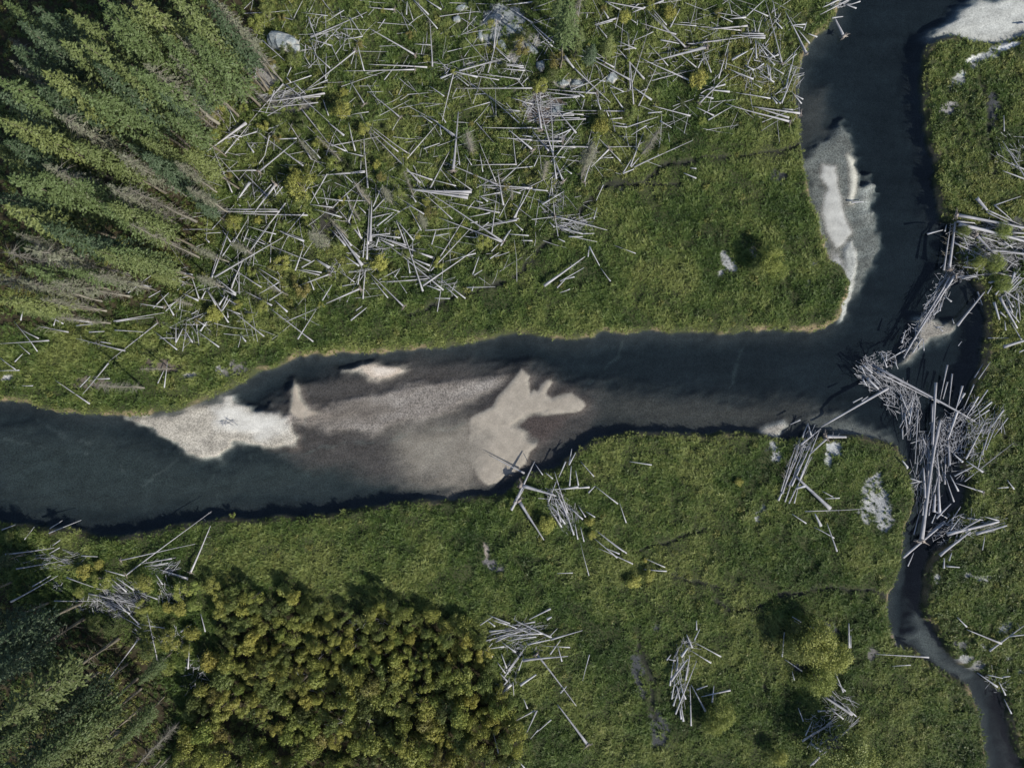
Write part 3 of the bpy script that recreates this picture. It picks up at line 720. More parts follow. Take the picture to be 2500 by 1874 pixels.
# every line: sketch tile origin x, y, scale | butt x y, tip x y, width, flags (r root plate, b branchy)
LOGS = """
T 500 0 5.5275
1425 497 2190 165 6;1430 505 1830 375 4;1720 620 1420 525 5 r;2030 690 1400 1190 6 r;1100 1150 1680 1650 5;1440 1020 930 1200 4;1060 1130 600 1658 5;940 1220 820 1530 5;1620 1260 880 1370 7;1560 1300 900 1345 5
1530 1385 680 1470 4;1200 1115 1370 1280 4;1660 1080 1330 1230 4;1650 1170 1370 1220 4;2150 1400 1960 1090 6 r;2150 960 2050 560 5;770 540 1080 820 5;1690 920 1460 710 4;1630 1080 1640 720 4;1190 270 1320 10 3
1190 270 1040 230 3;1190 270 1075 50 2;1660 215 1300 170 3;1880 140 1590 320 3;1300 1470 1680 1950 5 r;1870 390 2211 405 4 r;2130 490 1900 530 4;1400 230 1540 610 4 b;1160 1110 1100 1045 5;1165 910 1110 1030 4
330 1480 420 1650 4;1670 1560 1595 1345 4 b;2211 1510 1970 1550 3;1400 920 1530 790 3;2130 240 2040 130 4;1960 240 2130 490 4;1420 880 1330 740 3;1560 640 1860 330 3;1440 580 1560 900 3;1810 520 1700 440 3
1710 620 1820 850 3;780 1100 930 1240 3;1010 1390 1100 1180 3
T 900 0 5.5275
620 740 0 380 7 r;790 910 0 870 6;620 940 -340 960 5 r;210 1080 395 845 4;340 130 0 100 6 r;810 200 610 0 6;930 390 600 10 4;980 130 780 0 6 r;860 900 825 270 6 b;510 200 520 20 5;600 270 530 50 3;970 1055 1160 985 8 r
1470 1040 1150 965 7;1760 1080 1160 980 4;1150 980 990 1640 5;1350 1160 1160 1010 4;1220 955 1810 790 5;1230 960 1640 850 4;1610 985 1790 310 5;1690 650 1745 110 5;1910 830 1710 640 5;2095 915 1790 870 5
2110 955 1780 925 5;2090 890 1720 850 4;2040 1070 1520 1000 5;2211 1190 1160 1195 6 b;2211 1410 1930 1320 4;2030 1658 1600 1280 4;1640 1380 1280 1490 4;420 1580 0 1240 5 r;940 1655 480 1400 5;860 1658 690 1540 4
1020 1300 820 1165 4;1190 1190 1130 1310 3;1720 1650 1705 1130 3;1040 1658 970 1540 4;2211 30 1850 70 6;2211 310 1900 100 6 b;1545 280 1700 100 4;1355 270 1390 0 3;2040 1500 1820 1480 4;2090 1170 1960 1030 3
2150 1050 2060 1140 4;840 610 620 595 4;1570 1265 1420 1275 4;1070 930 920 790 3;220 260 130 390 4
T 1300 0 5.5275
300 590 0 330 7;270 630 0 345 5;860 1260 150 1200 7 r;640 1300 120 1240 7;520 590 370 490 5;430 760 560 920 10;550 910 1050 1385 6;1320 1080 690 740 7;1100 910 660 670 6;1510 1070 1140 640 7;1365 1410 1280 430 5;1320 1200 1300 450 4
1310 1210 1570 370 5 b;2130 1090 1450 780 7;2340 640 1640 830 10 r;2070 640 1540 140 6 r;2050 620 1640 250 5;1940 465 1450 310 6;1730 540 1980 590 6;2211 595 2090 590 6;1500 120 990 20 7;1200 140 980 20 6;1520 100 1350 170 7;1770 10 1520 100 6
1025 250 950 130 7;1130 250 840 335 6;1080 285 850 350 4;1430 55 1340 130 5;1810 340 1610 110 4;1400 310 1310 250 4;1410 340 1420 270 4;1400 660 1160 560 5;1230 670 1400 650 4;1430 1430 1700 850 5 b;1610 1090 2190 945 4
720 1260 1080 970 5;520 1210 900 1060 5;1610 1350 1360 1180 7;1230 1240 1040 1150 5;2130 1565 1620 1430 6;1560 1525 1750 1510 6;1230 1500 440 1490 6 r;920 1480 860 1270 5;1220 1460 1050 1210 5;1210 1590 1040 1610 5
600 1310 220 1330 6;700 1310 600 1250 6;1010 510 880 350 5;1860 370 1990 120 5;2211 350 1850 320 4;2211 910 1890 640 5;1830 890 1560 590 4;700 1340 670 1470 4;1030 1570 990 1480 4;980 1100 880 1080 4;1550 1200 1430 1250 4
740 190 730 250 4;1180 140 1120 380 4;1350 600 1420 420 3;1630 430 1340 560 3
T 1700 0 5.5275
690 350 150 400 7;600 410 0 355 5 r;930 485 470 480 7;930 515 700 510 7;910 460 620 450 5;0 585 720 490 6;1155 850 930 0 6 r;970 220 690 95 5;680 220 920 0 4;670 235 460 255 7;490 300 230 180 4 r;810 790 800 540 7 r
480 810 770 650 7;480 800 740 660 5;300 1060 460 500 5;390 930 430 660 4;200 980 90 680 5;20 920 90 790 5;1490 720 1200 150 7 r;1470 730 1310 350 6;1530 590 1370 400 6 r;1985 480 1870 250 9 r;1830 245 1980 225 6;2160 115 2010 60 6 r
2050 0 1670 200 6;1920 0 1710 100 6;1630 500 1510 455 6;1470 330 1280 345 5;1450 410 1490 300 5;1440 375 1290 345 4;1160 390 1050 265 5;780 950 660 880 7 r;910 860 810 930 6 r;1000 1080 990 900 8;980 1020 955 860 6
1060 880 970 790 6;1050 1110 850 980 5;1150 1390 1350 910 7;1210 1190 1280 870 7;1110 740 990 780 6;1420 1400 1290 1240 5 r;1440 1340 1330 1280 5 r;1260 1640 400 1400 8 r;1400 1530 760 1440 8 r;1250 1590 840 1460 8;160 1620 500 1430 6
45 1390 440 1000 7 r;1000 1330 580 1260 5;450 1240 160 1210 7;390 1140 140 1210 6;60 1260 140 1210 5;230 1330 40 1285 6;1200 1180 1060 1280 5;1140 1400 1040 1300 7;1090 1400 1010 1300 6;770 1070 430 930 6 b;880 1190 760 1120 4
1160 880 1400 620 5;1350 730 1200 860 4;930 600 990 510 4;240 1560 0 1450 5;2211 20 2060 70 5;1060 780 860 580 5;960 760 820 560 4;690 870 790 650 4;720 480 680 370 4;800 430 770 250 4;830 430 880 270 4;480 190 435 0 3;1300 1480 1160 1470 4
1330 700 1270 980 4;1180 1000 1030 910 5;1070 220 1030 0 4
T 500 300 5.5275
560 0 20 390 10;270 420 610 10 5;740 650 1240 240 8 r;700 640 190 660 6;1240 210 970 220 6;1440 490 1130 0 6 b;1560 480 1300 200 5;1330 580 630 60 6;840 980 520 660 6;550 870 130 400 4;370 940 100 330 4;610 800 460 1010 9
950 840 660 1220 9 r;900 830 600 1130 4;1390 1245 420 1218 6;1010 1195 200 1195 6;640 1170 200 1190 5;980 1168 200 1160 4;1090 1080 640 1658 6;870 1610 990 1260 5;1340 1210 1090 1510 4;1650 690 1420 1090 5;2160 650 1500 720 6
2160 665 1700 700 5;1880 700 2000 810 5;1860 1050 1500 1005 5;2211 1050 1690 1045 5 r;1720 1140 1420 1100 5;1850 1275 1480 1165 6;1720 1150 2200 700 5;2100 1530 1910 960 5;2150 1030 1960 700 4;1940 1330 2080 960 6;2120 1560 1780 1140 7 b
1980 1658 1740 1350 7;1900 1658 1720 1460 6;1900 380 1620 250 5;2140 450 1930 400 5;1840 390 1620 380 4;2030 380 1940 0 6;1880 170 1670 0 8;1930 400 1690 70 3;1700 310 2350 185 4;2200 880 2140 210 6 b;870 170 810 440 5;730 550 810 440 4
660 400 560 250 6;500 190 220 110 4;700 120 480 190 5;350 1610 240 1450 5;240 1658 320 1460 6;360 1658 580 1300 5;520 1600 590 1430 5;820 1640 550 1540 4;1340 1600 960 1440 5;960 1500 500 1370 4;60 1610 0 1550 6;0 1490 220 1480 4
100 1430 420 1080 4;2170 1220 2070 1120 5;1440 910 1540 1100 4;430 170 260 220 4;460 230 350 170 4;1650 1110 1590 880 3;480 1120 440 1090 5;1940 1020 1880 900 4;960 950 900 740 4;1050 860 940 1000 4;1000 840 950 960 4
T 900 300 5.5275
1140 630 1210 -150 9 r;830 880 1130 310 6;520 480 920 20 5;1180 180 920 0 7;1140 180 950 30 5;740 350 960 275 5;700 810 0 100 7 b;550 420 40 50 4;400 390 20 70 5;1390 930 560 890 9;1340 1010 560 900 9;1350 970 480 885 6
860 770 460 630 6;1180 850 860 770 4;1750 840 1040 540 7;1720 800 1490 250 4;1790 790 2211 400 6;1770 1210 1040 1060 6;1810 1600 620 820 7 r;1130 1300 690 900 4;1810 1610 950 1280 7;1780 1600 1100 1340 5;2000 1310 1500 1410 7
2030 1290 1500 1390 5;1960 1280 2200 850 6;1980 1280 2110 900 6;2211 880 1460 840 6;2211 890 1540 870 5;2050 950 1830 890 5;1780 940 1450 1000 5;1820 1110 1740 640 7 b;2211 65 1540 65 5;2211 230 1740 200 6;2211 360 1890 90 8 r
2211 190 2070 170 6;1990 570 1940 90 4;2000 560 1400 575 5;2211 590 1690 640 4;1540 660 1500 420 4;1230 570 1190 280 3;1390 570 1300 430 4;1400 910 1030 650 4;500 1640 370 1310 7;600 1580 400 1340 6 b;710 1450 510 1090 4
20 1600 40 1050 10;-10 1640 10 1120 8;60 1190 340 890 6;30 1280 340 1210 5;110 1390 320 1230 6;420 1200 100 1120 4;60 1130 190 830 4;1660 1500 1730 960 5;1640 1210 1360 1270 5;850 1640 910 1440 5;900 1520 1090 1490 5;1470 1335 1370 1350 6
760 1450 1210 1410 4;0 1520 290 1495 7;510 1650 100 1530 7;340 1658 130 1560 6;430 1550 130 1510 5;100 1658 140 1530 6;750 1230 520 1090 6;2160 1520 1890 1500 5;2211 1590 2060 1585 5;1480 1590 1440 1470 5;2080 1450 1970 1350 5
1780 1658 1920 1440 6 b;1450 1550 1270 1525 4;640 1070 580 980 6;1540 1080 1440 1050 5;1610 1060 1490 980 6;980 160 960 20 4;780 1140 660 1060 4;1340 1160 1430 1050 4;1620 1340 1490 1440 4
T 1300 200 5.5275
120 640 40 120 8 r;280 980 80 260 6;280 1000 240 130 5;590 690 290 330 7;250 1080 700 500 5;400 800 0 790 7 r;220 930 0 660 8;420 1330 260 1030 7 r;320 1310 290 1050 7;400 1310 300 1050 5;580 880 0 860 6;790 880 420 870 7 r
700 1340 900 790 6 r;1030 910 790 1150 7 r;1190 1070 910 790 4;780 970 800 800 5;1320 1140 1500 680 6;1220 1230 1330 1050 5;1370 1150 2160 790 6;1220 1235 1370 1175 6;1330 1150 1440 1020 5;955 1390 860 1600 4 r;2211 1300 2040 1230 6
2211 1170 2130 1160 5;1290 605 1700 470 5;1280 610 1080 590 5;1270 580 1080 540 5;1540 590 1330 720 4;1720 525 1880 620 5 r;20 1140 80 1010 5;530 1240 430 1170 5;640 490 390 480 6;720 500 0 530 5;520 640 290 740 5;500 660 420 740 5
440 1020 0 1000 4;0 1450 210 1470 7 r;0 630 100 625 6;130 1650 420 1480 7 b;410 440 550 400 6;1090 1020 950 1025 4;690 440 0 420 4;560 450 0 460 4
T 500 550 3.1725
75 400 610 90 8;45 430 185 45 7;45 420 100 225 7;205 490 360 80 6 r;210 470 330 190 6;350 200 500 0 5;440 480 150 290 5;240 530 90 410 7;240 540 130 490 7;770 120 600 60 6;700 350 770 150 6;820 280 460 140 5;970 325 860 260 6
960 332 870 275 5;750 325 850 270 6;905 365 740 340 5;890 385 700 340 5;960 380 720 470 6 r;1220 310 1000 0 9;1200 250 970 30 6;1255 265 1265 0 8;1225 250 1240 100 5;1195 315 1090 240 6;1160 440 1050 360 4;1200 490 940 605 8 r
910 580 985 460 5;720 880 865 650 5;640 740 860 650 4 b;840 900 500 640 5;520 620 310 510 7 b;640 670 540 580 7 b;460 860 200 650 5;130 660 180 540 7;110 610 150 560 7;240 610 120 540 6;180 750 20 490 4;1130 735 1255 635 6
1225 570 1245 330 6;1185 460 1205 340 5;1065 470 1180 450 4;575 440 420 530 4;585 510 400 340 5;570 430 410 330 4;500 580 610 510 5;845 500 805 400 5;320 900 290 860 4;180 715 175 665 6;135 240 240 90 4;1170 660 1220 625 4
T 900 500 3.1725
420 625 825 345 7;500 410 90 250 8;475 470 350 420 7;470 510 240 370 6;580 660 120 290 6;420 670 260 180 7;480 510 800 170 5;555 400 750 90 5;830 375 590 440 5;475 570 130 600 5;80 580 250 490 5;270 785 0 520 6 r;150 720 20 560 4
750 725 540 560 5;690 720 600 640 4;555 660 440 620 5;340 400 340 280 5;805 540 855 400 5;815 545 880 505 5;940 415 1010 370 5;980 400 1090 365 4;1030 285 1090 200 6 r;950 360 1020 290 5;800 665 810 630 5;760 640 980 635 4;630 725 510 722 4
200 560 240 500 4;320 530 300 420 5
T 1300 450 3.1725
90 785 405 560 9;440 480 520 630 6 r;605 750 530 650 4;215 750 400 645 5;325 715 210 745 5;190 800 250 740 6;290 810 210 840 4;180 250 580 355 6 r;390 385 210 330 5;390 382 480 380 5;280 405 390 405 6;290 400 500 445 4
170 330 130 290 5;250 445 200 420 5;800 535 630 470 3;475 270 500 180 4;430 560 440 490 5
T 0 700 3.1725
1220 280 840 580 5 r;840 590 640 830 6;620 775 700 690 4;695 905 430 725 6;380 415 0 440 6;970 495 590 400 6;940 490 640 410 5;490 285 330 205 5;1270 160 1080 130 6 r;880 265 1270 200 5;900 270 1190 235 5;890 335 1110 350 5 b
850 710 740 712 5;115 580 175 520 5;120 640 0 550 4;150 645 0 650 4;290 500 110 270 4;230 520 140 440 3;300 400 160 330 5;160 260 180 170 6;415 300 435 235 5;780 425 865 440 5 r;690 350 810 345 5;255 765 170 765 4;530 350 300 305 6 b
710 275 430 235 6 b;590 300 720 290 4;545 180 520 110 4
T 300 650 3.1725
745 625 550 480 5;420 645 240 500 5;285 555 400 555 5 r;410 590 410 450 5;410 590 465 480 6;540 590 470 480 5;320 940 345 740 5;270 905 320 800 4;395 380 295 215 6;600 500 650 430 7;640 460 560 410 6;585 265 465 210 7;590 250 530 70 5
490 140 310 0 5;540 65 290 20 5;370 100 540 75 5;410 50 375 100 5;220 160 0 105 6;40 205 240 55 5;820 435 650 180 5;720 300 650 180 6;235 320 355 205 5;200 240 290 190 4;440 330 450 240 4;355 305 420 270 5;745 300 790 230 7
770 340 830 250 6;920 540 950 585 5;610 250 640 190 6;530 370 580 340 4;910 370 800 330 4
T 2200 480 4.23
495 740 560 260 10 r;440 760 515 275 8 b;580 190 1340 335 10 r;600 285 1400 492 12;1400 605 890 550 9;576 255 760 272 8;540 470 1030 700 7;870 255 1150 390 7;780 15 890 140 12;890 140 1300 320 7;880 160 1260 340 6;960 85 1140 240 6;975 85 1240 -5 5
780 400 920 550 10 r;920 560 1200 715 6;570 830 1000 790 7 r;1000 785 1330 860 7;720 697 1000 697 5;640 725 790 742 6;270 385 430 345 7 b;1130 890 1180 790 9;1140 370 1320 382 8;820 410 1010 470 7;905 885 1080 850 6;800 720 905 655 6
625 845 780 825 6;1060 460 1150 530 6;1070 525 1190 480 5;450 360 470 290 6;460 680 405 735 5;760 350 1120 300 5;640 400 690 520 5;560 360 760 440 6;1290 420 1020 400 5
T 2200 650 4.23
545 95 25 945 9 r;540 100 220 620 7;500 120 200 610 8;550 100 470 230 9;450 250 210 600 6;400 330 240 610 6;580 610 860 265 9;790 260 840 400 6 r;5 790 45 660 7;150 750 150 640 6;0 885 90 840 6;120 890 220 740 6;235 870 230 750 5
170 860 215 815 5;520 365 455 310 6;400 460 415 375 6;330 500 400 455 5;365 630 435 625 5;430 670 390 635 5;960 370 1015 550 9;1020 320 1200 640 9;1030 230 1300 410 8;1200 280 1230 560 7;1060 240 1130 420 7;1100 440 1220 580 7
1020 470 1090 530 7;1180 540 1200 440 7;975 290 1030 225 7;890 280 940 200 6;1060 830 1320 755 10;1245 760 1110 540 5;1080 660 1070 560 6;895 740 1110 740 4;1220 885 1300 850 5;590 820 625 775 4;1090 260 1230 110 8;1100 270 1250 130 7
1130 180 1170 60 10;1140 170 1230 80 7;920 170 1085 130 6;545 590 530 540 4;1160 420 1080 300 6;1150 480 1110 380 6
T 2080 860 4.23
370 370 -321 770 9;260 160 1269 710 9;255 200 900 520 7;120 135 210 215 8;95 145 130 220 6;150 100 210 160 5;155 265 275 380 9;110 275 155 345 7;180 210 290 310 6;10 515 110 465 6;100 500 165 455 6;500 0 360 80 5;360 155 300 0 6;355 90 355 0 6
985 130 910 490 7;985 305 940 480 7;865 310 835 952 9;830 530 820 952 8;1035 220 1000 560 6;1140 345 1070 600 8;1160 420 1080 560 9;1260 330 1150 590 6;910 700 870 952 9;680 590 650 1150 7;1090 600 990 900 9;520 795 525 895 7;545 630 570 785 7
1269 540 1190 640 5;730 880 760 952 5;590 740 620 570 7;600 620 640 450 6;440 90 475 170 6;500 430 600 660 6
T 2180 1080 4.23
295 1000 470 -170 13 r;335 570 315 260 9;360 420 375 -60 8;395 300 410 0 8;475 340 455 80 8;480 730 475 340 10;425 510 470 330 6;365 750 415 500 8;420 715 435 530 11;535 430 545 110 7;585 240 570 -20 9;750 170 850 0 8;720 200 620 110 8
930 305 760 190 7;635 345 840 240 6;740 400 1250 0 5 b;930 510 640 415 7 r;630 610 550 370 6;675 500 590 335 7 b;1190 460 1080 470 5;1250 480 1180 385 6;150 265 95 185 7;180 370 290 405 5;180 420 300 400 5;215 460 280 410 4;215 950 315 560 5
305 750 325 610 6;450 780 600 630 8;600 810 700 660 6;435 710 560 780 7;360 960 530 810 9;560 945 1095 815 12;860 940 1175 855 10;900 790 700 905 8;1090 805 950 765 6;770 780 930 800 6;925 130 940 0 6 r;880 260 920 80 4;590 910 690 780 6
400 830 440 740 6;640 760 560 830 5
T 1900 860 3.07
935 1535 1250 1275 9;970 1600 1015 1500 6;1210 1520 1440 1340 10;1240 1615 1245 1540 8;1260 1600 1360 1610 7;1530 1480 1550 1370 4;1280 1560 1300 1500 6;390 1170 130 925 12;320 1300 275 1210 9;440 1490 365 1280 7;200 1190 690 1165 4;210 1280 105 1210 5
420 1390 270 1310 4;0 1110 200 650 8;30 1060 150 700 7;80 1130 250 780 6;100 1000 240 700 8;80 1000 210 750 7;20 1040 130 700 5 b;180 640 225 530 7;245 620 225 540 7;170 690 320 570 8;360 650 230 770 8 r;160 960 310 580 8;360 630 510 635 12 r
200 1000 130 1020 9;970 860 930 810 7;165 505 90 540 5;460 1090 350 1095 5;415 1085 330 1040 4;1470 190 1550 60 5;1500 200 1590 70 4;1600 370 1470 480 7;1690 430 1560 600 7;1720 490 1610 640 5;1570 280 1440 470 5;1410 790 1560 500 7
1530 750 1600 540 6;1555 730 1620 570 5;1680 440 1600 560 6;1580 430 1420 540 6;1500 330 1400 500 7;50 1120 150 830 5;120 1130 160 960 5
T 1100 1034 3.685
575 720 755 340 10;640 555 950 650 13 r;620 700 840 1045 10 r;545 775 660 580 9;1050 800 935 430 7;880 700 950 520 6;1250 570 900 590 7;1150 565 990 590 7;1035 340 975 480 6 r;1065 370 1090 225 6;1065 370 1125 260 6;1070 560 1085 380 6
1150 555 1125 420 6;1290 475 1170 340 4;1505 720 1300 560 5;1580 890 1520 710 4;665 445 345 280 7;1810 370 1610 340 5 b;1190 860 1080 760 6;1215 840 1150 740 5;1110 1000 1050 830 6;1145 1040 1120 900 5;1585 1165 1310 960 5;1560 1150 1330 980 4
1500 1205 1280 1020 5;1640 1260 1330 1120 5;1520 1170 1400 1120 5;1945 1325 1740 1310 5;1930 1290 1760 1215 4;920 495 855 440 5;830 460 760 360 4;1240 620 1300 560 6;1100 1340 960 1345 4;1245 1365 1170 1070 3;1300 840 1220 790 5
1030 900 900 720 6;1000 930 870 730 5;1060 860 960 620 7;990 880 930 640 5;1200 1060 1170 930 5
T 1160 1460 4.23
215 445 600 270 7;230 420 640 290 5;790 405 390 215 7;780 425 1110 330 8;540 475 780 425 7;780 105 560 215 7;360 260 150 175 5;330 270 180 225 5;430 310 170 190 4;145 340 365 320 7;700 360 350 385 7;630 395 350 430 6;620 240 340 290 5
550 355 330 270 4;95 440 270 395 6;50 275 180 190 5;205 290 130 230 6;490 640 960 595 9;980 505 700 490 5;640 580 1045 1110 8 r;340 740 530 490 7;300 810 490 560 6;465 895 630 785 9;370 886 230 1031 10;335 850 200 1000 7;420 555 280 455 6
300 495 135 520 6;180 605 120 525 5;110 540 180 460 5;325 720 270 570 6;335 860 255 770 7;310 770 230 660 5;775 575 880 430 6;895 650 855 500 5;1180 580 1110 850 4;740 215 790 190 9;770 390 850 310 4;450 740 500 600 5;1155 1500 850 1095 9 r
615 1156 410 1265 6;635 1156 520 1406 8;785 1250 640 1376 6;650 1356 570 1450 4;340 1750 430 1616 6;390 1750 440 1586 5;510 1750 430 1656 5;390 866 400 1000 5;540 1136 500 1036 5;880 976 945 906 6;240 1596 190 1396 5;250 390 400 360 6;160 370 420 320 6
T 1500 1434 3.687
820 1110 690 870 8;550 1135 740 660 7;510 835 660 640 10;500 880 540 610 7;690 1240 680 880 7;640 830 680 600 8;560 760 570 620 8;870 675 680 560 6;960 620 720 490 5 b;600 620 660 540 10;720 470 770 370 6;740 380 740 295 6;700 540 650 420 7
620 1200 600 1060 8;1045 920 780 980 8;740 915 840 880 7;880 1030 895 880 7;515 1000 545 830 6;590 1010 560 880 6;530 1060 570 940 7;470 650 510 600 6;550 655 470 640 5;1925 405 1760 350 7;1920 415 1800 385 6;1680 310 1600 260 6;1670 330 1620 295 5
2110 540 2110 320 8;2125 540 2128 430 6;1510 620 1530 400 6;1690 750 1535 645 5;2060 940 1990 770 6;2080 930 1995 850 5;2140 1140 1890 980 10;1690 1380 2010 1190 7;1700 1370 1960 1210 6;1780 1590 2212 1160 7;1760 1600 2200 1190 6;1860 1470 1770 1400 10 r
1720 1330 1780 1200 6;1830 1110 1900 1105 8;2060 1180 1960 1100 6;2180 1160 2000 1000 5;1700 1200 1655 1080 5;1900 1480 2010 1320 6;1620 830 1600 750 4;600 1180 590 1080 7;640 1000 600 900 7
T 1800 1334 3.07
1980 725 1720 620 8;1720 600 1650 530 6;1890 780 2150 590 8;2040 670 2200 655 6;1950 1050 1800 945 7;1435 828 1040 805 6;1990 975 2045 970 6 b;1880 960 1990 985 5;2010 1110 1960 1010 6 r;2055 1250 2000 1140 6;1300 885 1160 895 4
T 1660 0 2.59
2200 1140 2040 1080 7;2200 1080 2040 1015 7;2200 1150 2040 890 6;2050 830 2048 730 5;1085 1280 1160 1275 6 b;2200 150 2130 152 8
T 0 1250 2.266
1055 330 1165 75 8 r;700 345 1170 -5 5 r;670 265 1080 175 5 r;30 232 300 197 7;90 313 380 262 6;270 115 450 43 5;275 90 345 45 4;10 97 88 68 5;135 150 190 80 4;60 495 320 350 7;180 410 280 350 5;450 240 540 245 5 r;690 350 580 320 5 r;1040 365 880 315 7
1040 372 900 330 5;370 360 520 415 6;490 450 750 510 6;300 490 560 490 5;770 620 600 450 6;780 640 640 560 4;880 860 815 560 6;765 700 600 920 6 r;1040 865 1048 730 6;1135 660 1110 560 5;740 430 640 360 6;700 440 620 370 6;350 140 290 185 5
330 195 270 230 4;910 640 780 620 5;1000 660 1060 620 6;950 255 780 285 6;930 280 800 300 5;900 400 860 340 5;640 540 500 460 5;720 560 560 480 5;870 480 760 440 5
"""
logs = []
for ln in LOGS.strip().splitlines():
    if ln.startswith('T '):
        ox, oy, sc_ = (float(v) for v in ln.split()[1:])
        continue
    for it in ln.split(';'):
        t = it.split()
        if len(t) < 5: continue
        a, b, c, d, w = (float(v) for v in t[:5])
        logs.append([ox + a / sc_, oy + b / sc_, ox + c / sc_, oy + d / sc_, w * 0.92, t[5] if len(t) > 5 else ''])
logs.sort(key=lambda q: -math.hypot(q[2] - q[0], q[3] - q[1]) * q[4] * (1.25 if 'r' in q[5] else 1))
NLOG = 298

# ------------------------------------------------------------------ naming things by what they stand beside
ANCH = [(695, 105, 'the rounded boulder'), (1225, 70, 'the pale rock outcrop'), (1385, 60, 'the tall fir on the outcrop'), (1708, 195, 'the lone yellow bush'), (1468, 306, 'the amber bush'), (735, 455, 'the big olive bush'),
        (925, 637, 'the bright yellow bush'), (518, 765, 'the yellow bush at the forest edge'), (530, 265, 'the olive bush under the firs'), (1150, 320, 'the grey dead bush'), (1418, 385, 'the bleached leaning fir'),
        (1590, 325, 'the grey dying fir'), (1400, 640, 'the lone log on the meadow'), (1920, 240, 'the river bend'), (2035, 110, 'the log in the upper river'), (2040, 480, 'the upper gravel bar'), (2320, 540, 'the corner of the log bridge'),
        (2290, 750, 'the log bridge'), (2420, 720, 'the east bank log heap'), (2160, 940, 'the splintered raft'), (2330, 1040, 'the swirl of driftwood'), (2270, 1250, 'the longest beam of the jam'), (2400, 1290, 'the lower jam'),
        (1950, 1140, 'the stack by the point'), (2145, 1230, 'the large white sand patch'), (1858, 1247, 'the narrow sand streak'), (1335, 1281, 'the yellow bush by the bank'), (1370, 1240, 'the pile by the sand delta'), (1567, 1412, 'the paired yellow bushes'),
        (1265, 1550, 'the pile beside the thicket'), (1240, 1690, 'the thicket corner'), (1660, 1640, 'the stacked poles in the meadow'), (1990, 1600, 'the big round shrub'), (2040, 1800, 'the bottom log pile'), (2425, 1560, 'the crossed logs'),
        (520, 1050, 'the pale gravel bar'), (1280, 1020, 'the sand delta'), (480, 1350, 'the south bank'), (300, 1450, 'the driftwood under the aspens'), (250, 1590, 'the broken bare trunk'), (470, 1480, 'the golden aspens'),
        (900, 1640, 'the thicket'), (640, 1800, 'the thicket clearing'), (150, 930, 'the west meadow'), (1700, 800, 'the north bank'), (2230, 1500, 'the side channel'), (700, 660, 'the middle of the blowdown'), (1080, 480, 'the white log bundle'),
        (1320, 270, 'the brown brush heap'), (1370, 540, 'the brush heap at the meadow edge'), (1870, 150, 'the tangle by the river bend'), (980, 200, 'the dark shrub patch'), (230, 300, 'the forest heart'), (60, 60, 'the forest corner'), (90, 600, 'the forest west edge'), (400, 620, 'the forest lower edge'), (120, 1750, 'the lower forest')]


def near2(px, py):
    q = sorted(ANCH, key=lambda a: (a[0] - px) ** 2 + (a[1] - py) ** 2)
    return q[0], q[1]


def where(px, py, n=1):
    a, b = near2(px, py)
    d = math.hypot(a[0] - px, a[1] - py)
    if n == 2: return 'between %s and %s' % (a[2], b[2])
    dx, dy = px - a[0], py - a[1]
    if d < 22: return 'at ' + a[2]
    if abs(dy) > abs(dx): w = 'below' if dy > 0 else 'above'
    else: w = 'beside'
    if d > 140: w = {'below': 'well below', 'above': 'well above', 'beside': 'away from'}[w]
    return w + ' ' + a[2]


def words_(s): return len(s.split())


def fit(look, px, py):
    """look words + the longest place phrase that stays within 15 words"""
    for n in (2, 1):
        s = look + ' ' + where(px, py, n)
        if words_(s) <= 14: return s
    return s


ORD = ['', 'second ', 'third ', 'fourth ', 'fifth ', 'sixth ', 'seventh ', 'eighth ', 'ninth ', 'tenth ']


def settle(items, sup='uppermost'):
    """items: [object, look, px, py]; writes labels, telling apart those that would share one"""
    by = {}
    for it in items: by.setdefault(fit(it[1], it[2], it[3]), []).append(it)
    for lab, v in by.items():
        if len(v) == 1:
            v[0][0]['label'] = lab; continue
        v.sort(key=lambda q: q[3])
        for i, it in enumerate(v):
            if i < len(v) - 1 or len(v) > 2: pre = (ORD[i] + 'uppermost ') if i < (len(v) + 1) // 2 else (ORD[len(v) - 1 - i] + 'lowest ')
            else: pre = 'lowest '
            s = pre + lab
            if words_(s) > 16: s = pre + it[1] + ' ' + where(it[2], it[3], 1)
            it[0]['label'] = s


def aim(q):
    dx, dy = q[2] - q[0], q[3] - q[1]
    a = math.degrees(math.atan2(-dy, dx)) % 180
    if a < 18 or a > 162: return 'level'
    if 72 < a < 108: return 'upright'
    if a < 72: return 'slash-slanted'
    return 'backslash-slanted'


